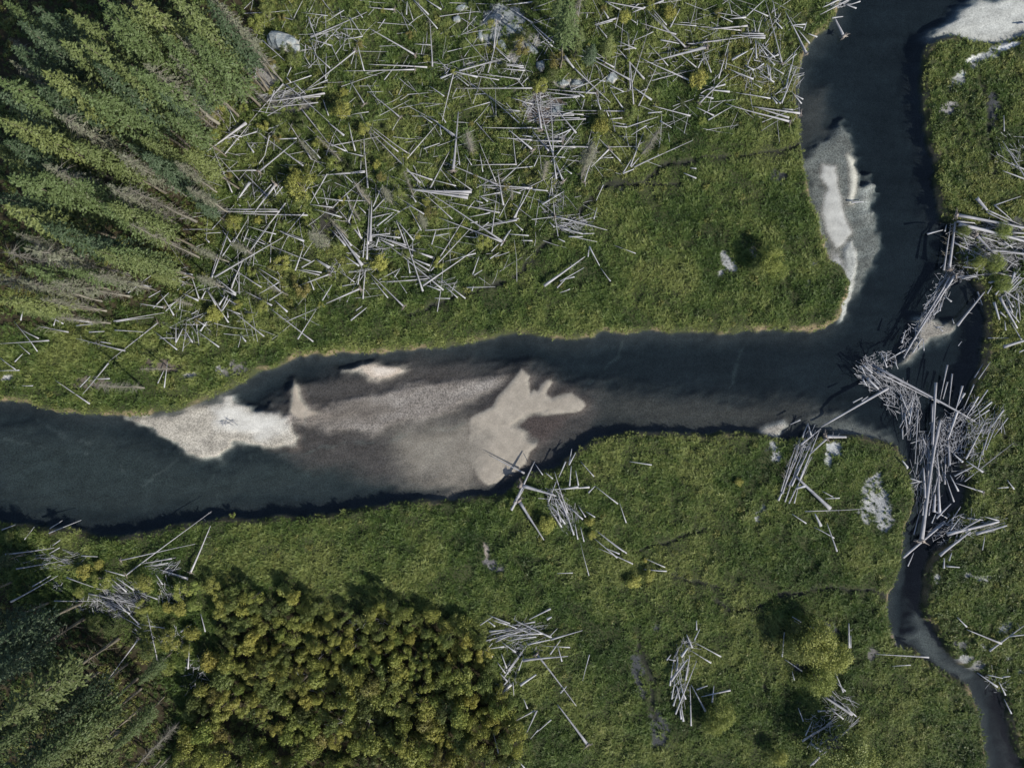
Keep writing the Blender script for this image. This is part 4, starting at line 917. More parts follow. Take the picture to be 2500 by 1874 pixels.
# ------------------------------------------------------------------ fallen logs
litter = Acc()
log_items = []
for i, q in enumerate(logs):
    r = random.Random(1000 + i)
    x0, y0, x1, y1, w, fl = q
    r0 = w * S / 2 * (0.80 if w > 7.5 else 0.64)
    # height above the ground: logs lie on and in the growth, and on each other
    Lpx = math.hypot(x1 - x0, y1 - y0)
    lift = r.uniform(0.38, 0.70) + (0.2 if w > 8 else 0)
    mx, my = P((x0 + x1) / 2, (y0 + y1) / 2)
    wet = float(sample(SD, mx, my)) < 0
    if wet: lift = r.uniform(0.15, 0.9)
    za = top_z(*P(x0, y0)); zb = top_z(*P(x1, y1)); zc = top_z(mx, my)
    hi = max(za, zb, zc)
    za = max(za, hi - 0.35) + lift + r0 + r.uniform(-.05, .15); zb = max(zb, hi - 0.35) + lift + r0 + r.uniform(-.05, .12)
    A = Vector((*P(x0, y0, za), za)); B = Vector((*P(x1, y1, zb), zb))
    n = 7 if i < NLOG else 4
    bend = r.gauss(0, 0.006) if w > 4 else r.gauss(0, 0.012)
    taper = (0.30 if Lpx > 60 else 0.5) if not (w > 7.5 and x0 > 1900) else 0.55
    c0 = A.copy()
    pts = [p - c0 for p in log_points(A, B, bend, r, n)]
    rad = log_radii(r0, n, taper, r)
    if i < NLOG:
        acc = Acc(); acc.add(*tube(pts, rad, 8, r.uniform(0, 50)))
        o = acc.build('fallen_log', M_LOG, None, c0)
        tag(o, None, 'log', 'bleached fallen logs')
        look = ('very long ' if Lpx > 170 else 'long ' if Lpx > 100 else 'short ' if Lpx < 55 else '') + ('thick ' if w > 7.6 else 'thin ' if w < 4.8 else '') + 'grey ' + aim(q) + ' log'
        if 'r' in fl:
            a2 = Acc(); root_plate(a2, Vector((0, 0, 0)), (pts[1] - pts[0]).normalized(), r0, r)
            a2.build('root_plate', M_ROOT, o)
            look += ' with root plate'
        a3 = Acc()
        if 'b' in fl: stubs(a3, pts, rad, r, int(14 + Lpx * 0.16), 0.35, 1.15, 0.2); look += ' with bare branches'
        elif r.random() < 0.65: stubs(a3, pts, rad, r, r.randint(3, 9), 0.2, 0.8)
        if a3.V: tag(a3.build('branch', M_TWIG if 'b' in fl else M_STICK, o), kind='stuff')
        log_items.append([o, look, (x0 + x1) / 2, (y0 + y1) / 2])
    else:
        V_, F_, G_ = tube(pts, rad, 6, r.uniform(0, 50))
        litter.add([v + c0 for v in V_], F_, G_)
settle(log_items)

# piles of broken sticks: x, y, rx, ry, turn of the patch, lie of the sticks, spread (deg), count, length range (m), height
PILES = [(2140, 925, 55, 28, -30, -32, 22, 170, .6, 2.6, .8), (2200, 975, 42, 42, -40, -60, 40, 190, .5, 2.2, .8), (2225, 1010, 24, 50, 0, 80, 25, 110, .6, 2.4, .6), (2345, 1055, 62, 55, 0, 60, 55, 420, .4, 2.0, 1.0),
         (2290, 1080, 50, 60, 0, 80, 30, 160, .6, 2.6, .9), (2262, 1150, 40, 90, -8, 84, 14, 120, .8, 3.0, .7), (2400, 1020, 55, 55, 30, 55, 25, 140, .6, 2.6, .7), (2370, 1130, 50, 30, 20, 40, 50, 70, .5, 2.0, .4),
         (2330, 1290, 62, 34, 15, 30, 45, 200, .5, 2.2, .7), (2410, 1280, 40, 20, 15, 15, 20, 70, .6, 2.4, .5), (2420, 585, 110, 55, -12, -18, 30, 300, .5, 2.6, .7), (2390, 620, 60, 40, 0, -25, 60, 140, .4, 1.6, .6),
         (2470, 700, 36, 60, 0, 60, 45, 170, .5, 2.6, .8), (2380, 668, 60, 14, 5, 20, 70, 110, .3, 1.2, .5), (2283, 735, 18, 85, -28, 62, 16, 150, .6, 2.6, .6), (2300, 700, 26, 70, -28, 10, 60, 90, .3, 1.0, .5),
         (2150, 880, 40, 22, 10, 0, 90, 110, .3, 1.2, .6), (2120, 890, 16, 34, 0, 90, 70, 70, .3, 1.0, .6), (2225, 830, 26, 40, -30, 50, 60, 60, .4, 1.4, .4), (1950, 1130, 26, 84, -24, 66, 12, 130, .7, 3.0, .8), (1958, 1085, 22, 20, 0, 80, 60, 60, .4, 1.2, .8),
         (1367, 1245, 26, 55, 25, -58, 22, 170, .6, 2.4, .8), (1395, 1260, 36, 40, 0, -50, 45, 70, .5, 2.0, .5), (1270, 1545, 74, 30, 3, 14, 24, 150, .6, 2.8, .7), (1240, 1655, 24, 42, -20, 60, 40, 90, .5, 2.0, .6), (1280, 1580, 46, 18, 0, 0, 80, 60, .4, 1.4, .4),
         (1662, 1640, 24, 80, -3, 84, 20, 120, .6, 2.6, .8), (1685, 1575, 22, 22, 0, 60, 60, 50, .4, 1.4, .6), (2030, 1780, 44, 60, -40, 48, 28, 150, .5, 2.4, .7), (2050, 1720, 40, 26, -20, -40, 40, 60, .4, 1.8, .5), (1985, 1755, 16, 12, 0, 0, 60, 16, .4, 1.2, .4),
         (300, 1450, 62, 40, -20, -30, 20, 210, .5, 2.2, .5), (270, 1475, 50, 26, -15, -25, 35, 110, .4, 1.6, .4), (400, 1382, 36, 20, 5, 10, 22, 70, .6, 2.4, .5), (120, 1365, 84, 26, 0, -5, 25, 110, .6, 2.6, .4), (215, 1475, 40, 22, 0, 60, 60, 60, .4, 1.2, .4), (140, 1430, 14, 16, 0, 30, 60, 26, .4, 1.2, .4),
         (410, 1440, 40, 30, -30, -40, 40, 70, .5, 1.8, .4), (480, 1650, 40, 46, 0, 20, 70, 70, .4, 1.8, .4), (430, 1560, 40, 30, 0, 30, 70, 50, .4, 1.6, .4), (360, 1540, 30, 30, -40, -40, 20, 40, .6, 2.0, .4),
         (1315, 262, 46, 40, 0, -15, 30, 200, .5, 2.6, .6), (1240, 160, 70, 24, -20, -40, 50, 90, .4, 1.4, .3), (1440, 235, 40, 20, -20, -25, 50, 60, .4, 1.6, .4), (1395, 545, 46, 24, -8, -12, 35, 150, .4, 2.2, .5), (1350, 500, 34, 34, -30, -45, 30, 110, .4, 1.8, .4), (1355, 450, 18, 30, 0, 80, 50, 70, .3, 1.2, .4),
         (1340, 340, 70, 40, 0, 0, 30, 120, .5, 2.2, .4), (935, 470, 40, 60, 35, -50, 40, 110, .4, 1.6, .4), (1230, 455, 60, 20, 0, 0, 40, 90, .4, 1.8, .4), (930, 580, 44, 50, 0, -30, 50, 120, .5, 2.2, .5), (820, 655, 20, 20, 0, 0, 90, 60, .3, 1.2, .4), (1075, 690, 40, 20, -15, -25, 40, 60, .4, 1.6, .3),
         (1870, 180, 60, 60, 0, -40, 70, 160, .4, 1.8, .5), (1880, 90, 40, 70, 0, 80, 20, 80, .6, 2.6, .3), (1930, 200, 24, 60, -15, 70, 30, 60, .5, 2.0, .4), (1835, 90, 20, 24, 0, 85, 20, 30, .8, 2.0, .4), (2050, 8, 44, 10, 15, 20, 30, 50, .5, 1.8, .5),
         (690, 235, 64, 22, 8, 8, 25, 90, .5, 2.4, .4), (740, 130, 40, 40, 0, -70, 40, 90, .4, 1.6, .3), (810, 70, 70, 50, 0, -40, 80, 120, .4, 1.8, .3), (600, 330, 70, 40, 0, 0, 60, 90, .4, 1.8, .3), (640, 470, 60, 40, 0, 60, 60, 70, .4, 1.6, .3), (1120, 170, 60, 20, 10, 15, 40, 70, .4, 1.8, .4),
         (1380, 345, 30, 20, 0, 0, 90, 40, .4, 1.6, .3), (460, 800, 60, 40, 0, 0, 90, 110, .4, 1.6, .3), (550, 700, 50, 50, 0, 70, 40, 70, .4, 1.8, .3), (1690, 140, 90, 60, 0, -30, 70, 90, .4, 1.8, .3), (2440, 1660, 40, 30, 0, -20, 80, 40, .4, 1.4, .3), (2465, 380, 40, 60, 0, -50, 30, 60, .5, 2.0, .4),
         (860, 1670, 200, 120, 0, 0, 90, 160, .5, 1.8, .4), (900, 1515, 50, 14, 5, 8, 20, 40, .6, 2.2, .4), (560, 1030, 20, 6, 0, 5, 30, 30, .3, 1.2, .2)]
for k, (cx, cy, rx, ry, turn, lie, spr, cnt, l0, l1, hh) in enumerate(PILES):
    r = random.Random(500 + k)
    ca, sa_ = math.cos(R(turn)), math.sin(R(turn))
    for _ in range(int(cnt * .72)):
        rr = math.sqrt(r.random()); a = r.uniform(0, 6.283)
        u, v = rr * math.cos(a) * rx, rr * math.sin(a) * ry
        px, py = cx + u * ca + v * sa_, cy - u * sa_ + v * ca
        an = R(lie + r.gauss(0, spr)); L = l0 + (l1 - l0) * r.random() ** 1.8
        x, y = P(px, py)
        z = top_z(x, y) + 0.12 + r.random() * hh * (1.15 - rr)
        x, y = P(px, py, z)
        d = Vector((math.cos(an), math.sin(an), r.gauss(0, .10)))
        c = Vector((x, y, z)); rd = r.uniform(0.010, 0.034) * (1 + 0.3 * L)
        V_, F_, G_ = tube([c - d * L / 2, c + Vector((r.gauss(0, .03), r.gauss(0, .03), 0)) * L, c + d * L / 2], [rd, rd * .85, rd * .55], 4, r.uniform(0, 50), False)
        litter.add(V_, F_, G_)
# loose poles and sticks all over the blowdown
r = random.Random(77)
cnt = 0
lz = [(a, b) for a, b in LOGZONE]
while cnt < 800:
    px, py = r.uniform(430, 1960), r.uniform(-10, 830)
    x, y = P(px, py)
    if float(sample(dlog, x, y)) > 0.5: continue
    an = R(r.choice((r.gauss(-35, 25), r.gauss(5, 14), r.gauss(45, 22), r.gauss(85, 18)))); L = r.uniform(0.7, 4.2) * (1 if r.random() < .75 else 1.6)
    z = top_z(x, y) + r.uniform(.25, .5); x, y = P(px, py, z)
    d = Vector((math.cos(an), math.sin(an), r.gauss(0, .05))); c = Vector((x, y, z)); rd = r.uniform(0.014, 0.034) * (1 + .12 * L)
    V_, F_, G_ = tube([c - d * L / 2, c + Vector((r.gauss(0, .02), r.gauss(0, .02), 0)) * L, c + d * L / 2], [rd, rd * .8, rd * .45], 4, r.uniform(0, 50), False)
    litter.add(V_, F_, G_); cnt += 1
tag(litter.build('driftwood_litter', M_STICK), 'broken grey sticks and thin poles heaped in the jams and strewn between the logs', None, None, 'stuff')


# ------------------------------------------------------------------ trees
def spray(V, F, p, d, L, r, w=0.16, twigs=5, droop=0.18):
    """one conifer branch: tufts of needles along a drooping arm and its side twigs"""
    s = d.cross(Vector((0, 0, 1))).normalized()
    for k in range(twigs):
        t = 0.18 + 0.86 * (k + r.random()) / twigs
        off = (1.05 - t) * 0.55 * L
        c = p + d * L * t + s * r.uniform(-off, off) + Vector((0, 0, -droop * L * t * t + r.uniform(-.06, .06)))
        nrm = Vector((d.x * .6 + r.uniform(-.7, .7), d.y * .6 + r.uniform(-.7, .7), r.uniform(.1, 1.0))).normalized()
        u = (d + s * r.uniform(-.9, .9) + Vector((0, 0, r.uniform(-.5, .1)))); u = (u - nrm * u.dot(nrm)).normalized(); v = nrm.cross(u)
        a_ = w * r.uniform(.9, 1.7); b_ = w * r.uniform(.35, .65); b = len(V)
        V += [c - u * a_ * .6, c + v * b_, c + u * a_, c - v * b_]; F.append((b, b + 1, b + 2, b + 3))


def conifer_meshes(seed, H, Rb, t0, dens, ragged):
    r = random.Random(seed)
    V = []; F = []
    z = t0 * H; n = 0
    while z < H * 0.985:
        t = (z / H - t0) / (1 - t0)
        rr = Rb * (1 - t) ** 0.75 * (0.75 + 0.35 * math.sin(3.1 * min(t * 3, 1) * .5)) + 0.12
        k = max(4, int(dens * (0.55 + 0.45 * (1 - t))))
        a0 = r.uniform(0, 6.283)
        for j in range(k):
            if r.random() < ragged: continue
            a = a0 + 6.283 * j / k + r.uniform(-.3, .3)
            el = -0.25 + 0.75 * t + r.uniform(-.15, .15)
            d = Vector((math.cos(a) * math.cos(el), math.sin(a) * math.cos(el), math.sin(el)))
            L = rr * r.uniform(0.65, 1.22)
            spray(V, F, Vector((0, 0, z + r.uniform(-.15, .15))), d, L, r, 0.10 + 0.035 * rr, 7 if rr < .5 else 14, 0.22)
        z += H * (0.030 - 0.012 * t) * r.uniform(.8, 1.2)
        n += 1
    b = len(V)
    for j in range(3):
        a = j * 2.1
        V += [Vector((0, 0, H * 1.01)), Vector((math.cos(a) * .16, math.sin(a) * .16, H * .97)), Vector((math.cos(a + 1.6) * .16, math.sin(a + 1.6) * .16, H * .97))]
        F.append((b + 3 * j, b + 3 * j + 1, b + 3 * j + 2))
    return mesh_from('crown', V, F, M_CONIFER)


def trunk_acc(H, r0, seed, twig_lo, twig_hi, nt, lmax=1.1, sides=7):
    r = random.Random(seed)
    acc = Acc()
    n = 7
    pts = [Vector((r.gauss(0, .02) * i, r.gauss(0, .02) * i, -0.4 + (H * .99 + .4) * i / (n - 1))) for i in range(n)]
    rad = [r0 * (1.25 if i == 0 else 1) * (1 - 0.93 * i / (n - 1)) for i in range(n)]
    acc.add(*tube(pts, rad, sides, r.uniform(0, 50), False))
    for _ in range(nt):
        z = r.uniform(twig_lo, twig_hi) * H; a = r.uniform(0, 6.283); L = r.uniform(.3, lmax)
        d = Vector((math.cos(a), math.sin(a), r.uniform(-.45, .1)))
        p = Vector((0, 0, z)); q = p + d * L * .6; e = q + Vector((d.x, d.y, d.z - .5)).normalized() * L * .5
        acc.add(*tube([p, q, e], [.020, .013, .004], 3, r.random(), False))
    return acc


H0 = 20.0
CON = []
for i, (Rb, t0, dn, rg) in enumerate([(1.55, .36, 10, .06), (1.75, .32, 10, .06), (1.35, .42, 9, .08), (1.85, .38, 11, .06), (1.5, .46, 10, .10), (1.6, .40, 10, .14)]):
    cm = conifer_meshes(100 + i, H0, Rb, t0, dn, rg)
    ta = trunk_acc(H0, 0.14, 200 + i, .06, t0 + .12, 26)
    tmo = ta.build('trunk', M_BARK); tm = tmo.data; bpy.data.objects.remove(tmo)
    CON.append((cm, tm))
THIN = []
for i, (Rb, t0, dn, rg) in enumerate([(1.0, .45, 7, .35), (1.15, .35, 7, .40), (0.9, .5, 6, .3)]):
    cm = conifer_meshes(140 + i, H0, Rb, t0, dn, rg)
    ta = trunk_acc(H0, 0.17, 240 + i, .12, .9, 190, 1.25)
    tmo = ta.build('trunk', M_TWIG); tm = tmo.data; bpy.data.objects.remove(tmo)
    THIN.append((cm, tm))
DEAD = []
for i in range(3):
    ta = trunk_acc(H0, 0.16, 260 + i, .1, .97, 260, 1.2)
    tmo = ta.build('trunk', M_TWIG); tm = tmo.data; bpy.data.objects.remove(tmo)
    DEAD.append(tm)

tree_items = []


def place_tree(bx, by, h, kind, colr, look, r, wide=1.0, cat='conifer'):
    x, y = P(bx, by)
    nm = {'c': 'conifer_tree', 't': 'thinning_conifer', 'd': 'dead_tree'}[kind]
    e = bpy.data.objects.new(nm, None); COL.objects.link(e)
    e.location = (x, y, top_z(x, y)); e.empty_display_size = 0.5
    e.rotation_euler = (r.gauss(0, .025), r.gauss(0, .025), r.uniform(0, 6.283))
    s = h / H0
    e.scale = (s * wide, s * wide, s)
    tag(e, None, cat, {'c': 'conifers of the forest', 't': 'thinning grey conifers', 'd': 'dead standing trees'}[kind])
    if kind == 'd':
        link('trunk', r.choice(DEAD), e)
    else:
        cm, tm = r.choice(CON if kind == 'c' else THIN)
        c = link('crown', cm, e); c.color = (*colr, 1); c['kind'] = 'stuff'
        link('trunk', tm, e)
    tree_items.append([e, look, bx, by])
    return e


GREENS = [((0.074, 0.108, 0.040), 'tall green conifer'), ((0.092, 0.120, 0.042), 'tall olive conifer'), ((0.042, 0.068, 0.034), 'tall dark conifer'), ((0.054, 0.084, 0.046), 'tall blue-green conifer'), ((0.112, 0.138, 0.046), 'tall yellowish conifer')]
GREY = (0.115, 0.124, 0.088)
# crown tips seen from the air: x, y, height, kind, colour index, width
Z1 = 2.59
TIPS = [(80, 110, 21, 'c', 3, 1.2), (330, 170, 24, 'c', 1, 1.1), (300, 420, 24, 'c', 4, 1.2), (410, 30, 22, 'c', 1, 1.0), (560, -60, 24, 'c', 0, 1.2), (740, -40, 24, 'c', 1, 1.1), (900, -40, 25, 'c', 4, 1.0), (1160, -40, 25, 'c', 1, 1.1), (1300, -60, 22, 't', 0, 1.2),
        (540, 260, 25, 'c', 1, 1.2), (500, 620, 23, 'c', 0, 1.1), (345, 715, 22, 't', 0, 1.1), (120, 740, 25, 'c', 4, 1.1), (0, 600, 22, 'c', 3, 1.1), (-60, 420, 24, 'c', 0, 1.2), (0, 1040, 24, 'c', 0, 1.1), (270, 1050, 22, 't', 1, 1.2), (25, 1350, 25, 'c', 4, 1.2),
        (140, 1540, 22, 't', 0, 1.3), (590, 1160, 20, 't', 0, 1.2), (580, 1330, 20, 'c', 0, 1.1), (555, 1480, 20, 'c', 3, 1.0), (610, 1590, 20, 'c', 1, 1.0), (700, 1330, 21, 'c', 1, 1.0), (905, 1000, 17, 'c', 3, 1.0), (920, 375, 20, 't', 1, 1.4), (980, 590, 17, 'c', 3, 1.1),
        (1060, 690, 17, 'c', 0, 1.2), (1185, 960, 16, 'c', 4, 1.2), (830, 1190, 17, 'd', 0, 1.3), (460, 1140, 21, 'c', 0, 1.0), (1150, 205, 20, 't', 1, 1.0), (900, 850, 15, 'c', 1, 1.2), (1160, 1190, 11, 'c', 3, 1.3), (1230, 1285, 10, 'c', 3, 1.3), (600, 100, 24, 'c', 0, 1.1),
        (770, 30, 24, 'c', 0, 1.0), (880, 60, 23, 'c', 1, 1.0), (0, 880, 23, 'c', 2, 1.2), (-20, 1230, 23, 'c', 2, 1.2), (180, 1150, 22, 'c', 0, 1.1), (-100, 720, 25, 'c', 1, 1.2), (850, 910, 16, 'c', 2, 1.0), (1170, 540, 12, 'c', 3, 1.4), (590, 480, 23, 'c', 2, 1.1), (700, 420, 22, 'c', 1, 1.1),
        (800, 330, 23, 'c', 0, 1.1), (650, 560, 21, 'c', 0, 1.1), (1200, 180, 22, 'c', 0, 1.1), (1270, 60, 22, 'c', 2, 1.0), (990, 230, 23, 'c', 0, 1.0), (1060, 300, 20, 't', 1, .9), (470, 900, 21, 'c', 1, 1.0), (700, 960, 19, 't', 1, 1.0), (30, 1620, 20, 'd', 0, 1.4), (100, 1690, 19, 'c', 0, 1.0),
        (80, 1790, 18, 't', 0, 1.0), (0, 1850, 19, 'c', 4, 1.1), (330, 1760, 17, 't', 1, 1.3), (350, 1990, 12, 'd', 0, 1.2), (560, 1720, 16, 't', 0, 1.2), (950, 1720, 12, 'c', 4, 1.1), (1230, 1755, 9, 't', 1, 1.5), (830, 1455, 18, 'd', 0, 0.9), (200, 1420, 22, 'c', 2, 1.0), (700, 1560, 19, 'c', 0, 1.1),
        (820, 1620, 17, 'c', 1, 1.1), (430, 1690, 18, 'c', 0, 1.0), (250, 1890, 14, 't', 0, 1.2), (170, 60, 22, 'c', 2, 1.2), (30, 260, 22, 'c', 2, 1.2), (200, 560, 22, 'c', 2, 1.1)]
rt = random.Random(3)
bases = []
for tx, ty, h, kd, ci, wd in TIPS:
    px, py = tx / Z1, ty / Z1
    bx, by = NX + (px - NX) * (1 - h / HC), NY + (py - NY) * (1 - h / HC)
    bases.append((bx, by))
    colr, look = GREENS[ci]
    if kd == 't': colr = GREY; look = 'tall grey-green thinning conifer'
    if kd == 'd': look = 'bare grey dead conifer'
    if h < 14: look = look.replace('tall', 'small')
    place_tree(bx, by, h, kd, colr, look, rt, wd * rt.uniform(.95, 1.1))
# the bottom forest and a few lone conifers: base x, y, height, kind, colour, width
LONE = [(288, 1558, 25, 'c', 1, 1.4), (200, 1470, 21, 'c', 3, 1.2), (205, 1510, 22, 'c', 3, 1.3), (160, 1540, 20, 'c', 2, 1.2), (335, 1655, 23, 'c', 0, 1.1), (270, 1690, 24, 'c', 2, 1.2), (345, 1680, 22, 'c', 1, 1.1), (340, 1730, 22, 'c', 4, 1.2), (290, 1785, 24, 't', 0, 1.6), (230, 1745, 22, 'c', 1, 1.1),
        (155, 1700, 24, 'c', 0, 1.3), (215, 1815, 21, 'c', 0, 1.2), (365, 1835, 18, 'c', 3, 1.1), (330, 1775, 20, 'c', 1, 1.0), (120, 1660, 23, 'c', 2, 1.2), (80, 1580, 22, 'c', 2, 1.1), (60, 1500, 20, 'c', 3, 1.2), (120, 1470, 17, 'c', 2, 1.1), (400, 1700, 14, 'c', 0, 1.1), (440, 1760, 11, 'd', 0, 1.6), (420, 1590, 10, 'c', 0, 1.3),
        (30, 1420, 14, 'c', 2, 1.2), (60, 1350, 9, 'c', 2, 1.4), (395, 1850, 15, 't', 0, .9), (420, 1840, 14, 'd', 0, .8), (310, 1620, 18, 'c', 2, 1.1), (240, 1640, 20, 'c', 0, 1.1),
        (1368, 168, 19, 'c', 0, 1.25), (1357, 66, 7, 'c', 0, 1.9), (1418, 436, 14, 't', 0, 1.5), (1566, 378, 11, 'd', 0, 1.5), (1152, 372, 8, 'd', 0, 2.2), (1250, 490, 7, 'd', 0, 1.0), (905, 500, 11, 'd', 0, 1.2), (1325, 440, 9, 'd', 0, 1.4), (1380, 120, 14, 'd', 0, 1.2), (805, 600, 11, 't', 0, 1.6), (660, 260, 11, 'd', 0, .8), (560, 640, 12, 't', 0, 1.1),
        (840, 400, 12, 'd', 0, .8), (960, 500, 9, 't', 0, 1.3), (1040, 560, 9, 't', 1, 1.2), (352, 946, 13, 'd', 0, 1.3), (1010, 480, 10, 'd', 0, .9), (415, 900, 9, 'd', 0, 1.0), (690, 200, 20, 't', 0, 1.0), (656, 205, 14, 'd', 0, .5), (1400, 150, 9, 'c', 1, 1.3), (1475, 160, 9, 'c', 4, 1.4), (1432, 165, 7, 'c', 3, 1.6),
        (880, 540, 10, 'd', 0, .9), (850, 580, 11, 'd', 0, .9), (780, 400, 10, 't', 0, .8), (560, 520, 13, 't', 1, 1.3), (530, 470, 14, 't', 1, 1.2), (470, 745, 6, 'd', 0, 1.6), (705, 720, 8, 'd', 0, 1.0), (620, 620, 8, 't', 1, 1.5)]
for bx, by, h, kd, ci, wd in LONE:
    colr, look = GREENS[ci]
    if kd == 't': colr = GREY; look = 'tall grey-green thinning conifer'
    if kd == 'd': look = 'bare grey dead conifer'
    if h < 14: look = look.replace('tall', 'small').replace('bare', 'small bare')
    bases.append((bx, by))
    if by > 1300: colr = tuple(v * .78 for v in colr)  # shade on the lower forest's side away from the sun, put into its colour
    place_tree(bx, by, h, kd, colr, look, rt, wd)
# fill of the upper forest
tries = 0; nfill = 0
while tries < 6000 and nfill < 16:
    tries += 1
    bx, by = rt.uniform(170, 660), rt.uniform(140, 790)
    x, y = P(bx, by)
    if float(sample(dfor, x, y)) > -0.8: continue
    if min((bx - a) ** 2 + (by - b) ** 2 for a, b in bases) < 52 ** 2: continue
    bases.append((bx, by)); nfill += 1
    colr, look = rt.choice(GREENS)
    edge = float(sample(dfor, x, y)) > -4
    h = rt.uniform(7, 13) if edge else rt.uniform(9, 19)
    kd = 't' if rt.random() < .22 else 'c'
    if kd == 't': colr = GREY; look = 'tall grey-green thinning conifer'
    if h < 14: look = look.replace('tall', 'small')
    place_tree(bx, by, h, kd, colr, look, rt, rt.uniform(.9, 1.3))
settle(tree_items)


# ------------------------------------------------------------------ broadleaf bushes and the aspen thicket
def leafy_mesh(seed, rad, high, lobes, leaves, leaf):
    r = random.Random(seed)
    C = []
    for i in range(lobes):
        a = r.uniform(0, 6.283); d = math.sqrt(r.random()) * rad * 0.72
        q = r.uniform(.17, .34) * rad
        zz = high * (0.42 + 0.5 * (1 - (d / rad) ** 2)) * r.uniform(.8, 1.1) - q * .4
        C.append((Vector((math.cos(a) * d, math.sin(a) * d, zz)), q))
    V = []; F = []
    tot = sum(q * q for _, q in C)
    for c, q in C:
        for i in range(int(leaves * q * q / tot)):
            d = Vector((r.gauss(0, 1), r.gauss(0, 1), r.gauss(.25, 1))).normalized()
            p = c + d * q * (r.uniform(.62, 1.12))
            nrm = (d + Vector((r.uniform(-1, 1), r.uniform(-1, 1), r.uniform(-.4, 1.0))) * .75).normalized()
            u = nrm.orthogonal().normalized(); aa = r.uniform(0, 6.283)
            u = u * math.cos(aa) + nrm.cross(u) * math.sin(aa); v = nrm.cross(u)
            s = leaf * r.uniform(.6, 1.35); b = len(V)
            V += [p - u * s, p + v * s * .6, p + u * s, p - v * s * .6]; F.append((b, b + 1, b + 2, b + 3))
    return mesh_from('crown', V, F, M_LEAF)


def stem_mesh(seed, high, n):
    r = random.Random(seed); acc = Acc()
    for i in range(n):
        a = r.uniform(0, 6.283); d = r.uniform(.1, .5)
        p = Vector((math.cos(a) * .08, math.sin(a) * .08, -.2))
        e = Vector((math.cos(a) * d, math.sin(a) * d, high * r.uniform(.6, .85)))
        acc.add(*tube([p, p.lerp(e, .5) + Vector((r.gauss(0, .05), r.gauss(0, .05), 0)), e], [.06, .045, .015], 5, r.random(), False))
    o = acc.build('trunk', M_BARK); m = o.data; bpy.data.objects.remove(o)
    return m


LEAFY = [(leafy_mesh(300 + i, 1.0, 1.7, lb, nl, lf), stem_mesh(330 + i, 1.6, 4)) for i, (lb, nl, lf) in enumerate([(18, 1500, .050), (24, 1600, .047), (16, 1400, .052), (30, 1700, .045), (20, 1500, .049), (13, 1300, .054), (34, 1700, .044)])]
ROUND = [(leafy_mesh(360 + i, 1.0, 1.35, lb, nl, lf), stem_mesh(380 + i, 1.3, 5)) for i, (lb, nl, lf) in enumerate([(26, 1500, .058), (34, 1700, .055), (30, 1500, .06)])]
DOME = []
for i in range(3):
    m_ = leafy_mesh(400 + i, 1.0, 1.25, 60, 5200, .030)
    m_.materials.clear(); m_.materials.append(M_DOME)
    DOME.append((m_, stem_mesh(410 + i, 1.2, 6)))
YEL = (0.29, 0.29, 0.075); AMB = (0.25, 0.24, 0.058); OLV = (0.235, 0.255, 0.068); GRN = (0.145, 0.180, 0.056); BRG = (0.195, 0.235, 0.062); DRK = (0.085, 0.110, 0.038); RST = (0.175, 0.165, 0.055)
CN = {'y': (YEL, 'round yellow bush'), 'a': (AMB, 'amber bush'), 'o': (OLV, 'olive bush'), 'g': (GRN, 'green leafy bush'), 'b': (BRG, 'bright green bush'), 'd': (DRK, 'dark green bush'), 'r': (RST, 'rusty olive bush')}
bush_items = []


def place_bush(px, py, rad_px, key, r, name='bush', group='bushes', tall=1.0, fixed=None):
    rad = rad_px * S; hc = rad * 1.1 * tall
    bx, by = NX + (px - NX) * (1 - hc / HC), NY + (py - NY) * (1 - hc / HC)
    x, y = P(bx, by)
    e = bpy.data.objects.new(name, None); COL.objects.link(e)
    e.location = (x, y, top_z(x, y) - .05); e.rotation_euler = (0, 0, r.uniform(0, 6.283))
    e.scale = (rad * r.uniform(.92, 1.08), rad * r.uniform(.92, 1.08), rad * r.uniform(.9, 1.1) * tall)
    cm, tm = r.choice(fixed or LEAFY)
    colr, look = CN[key]
    j = r.uniform(.88, 1.12)
    c = link('crown', cm, e); c.color = (colr[0] * j * r.uniform(.95, 1.06), colr[1] * j, colr[2] * j, 1); c['kind'] = 'stuff'
    link('trunk', tm, e)
    return e, look


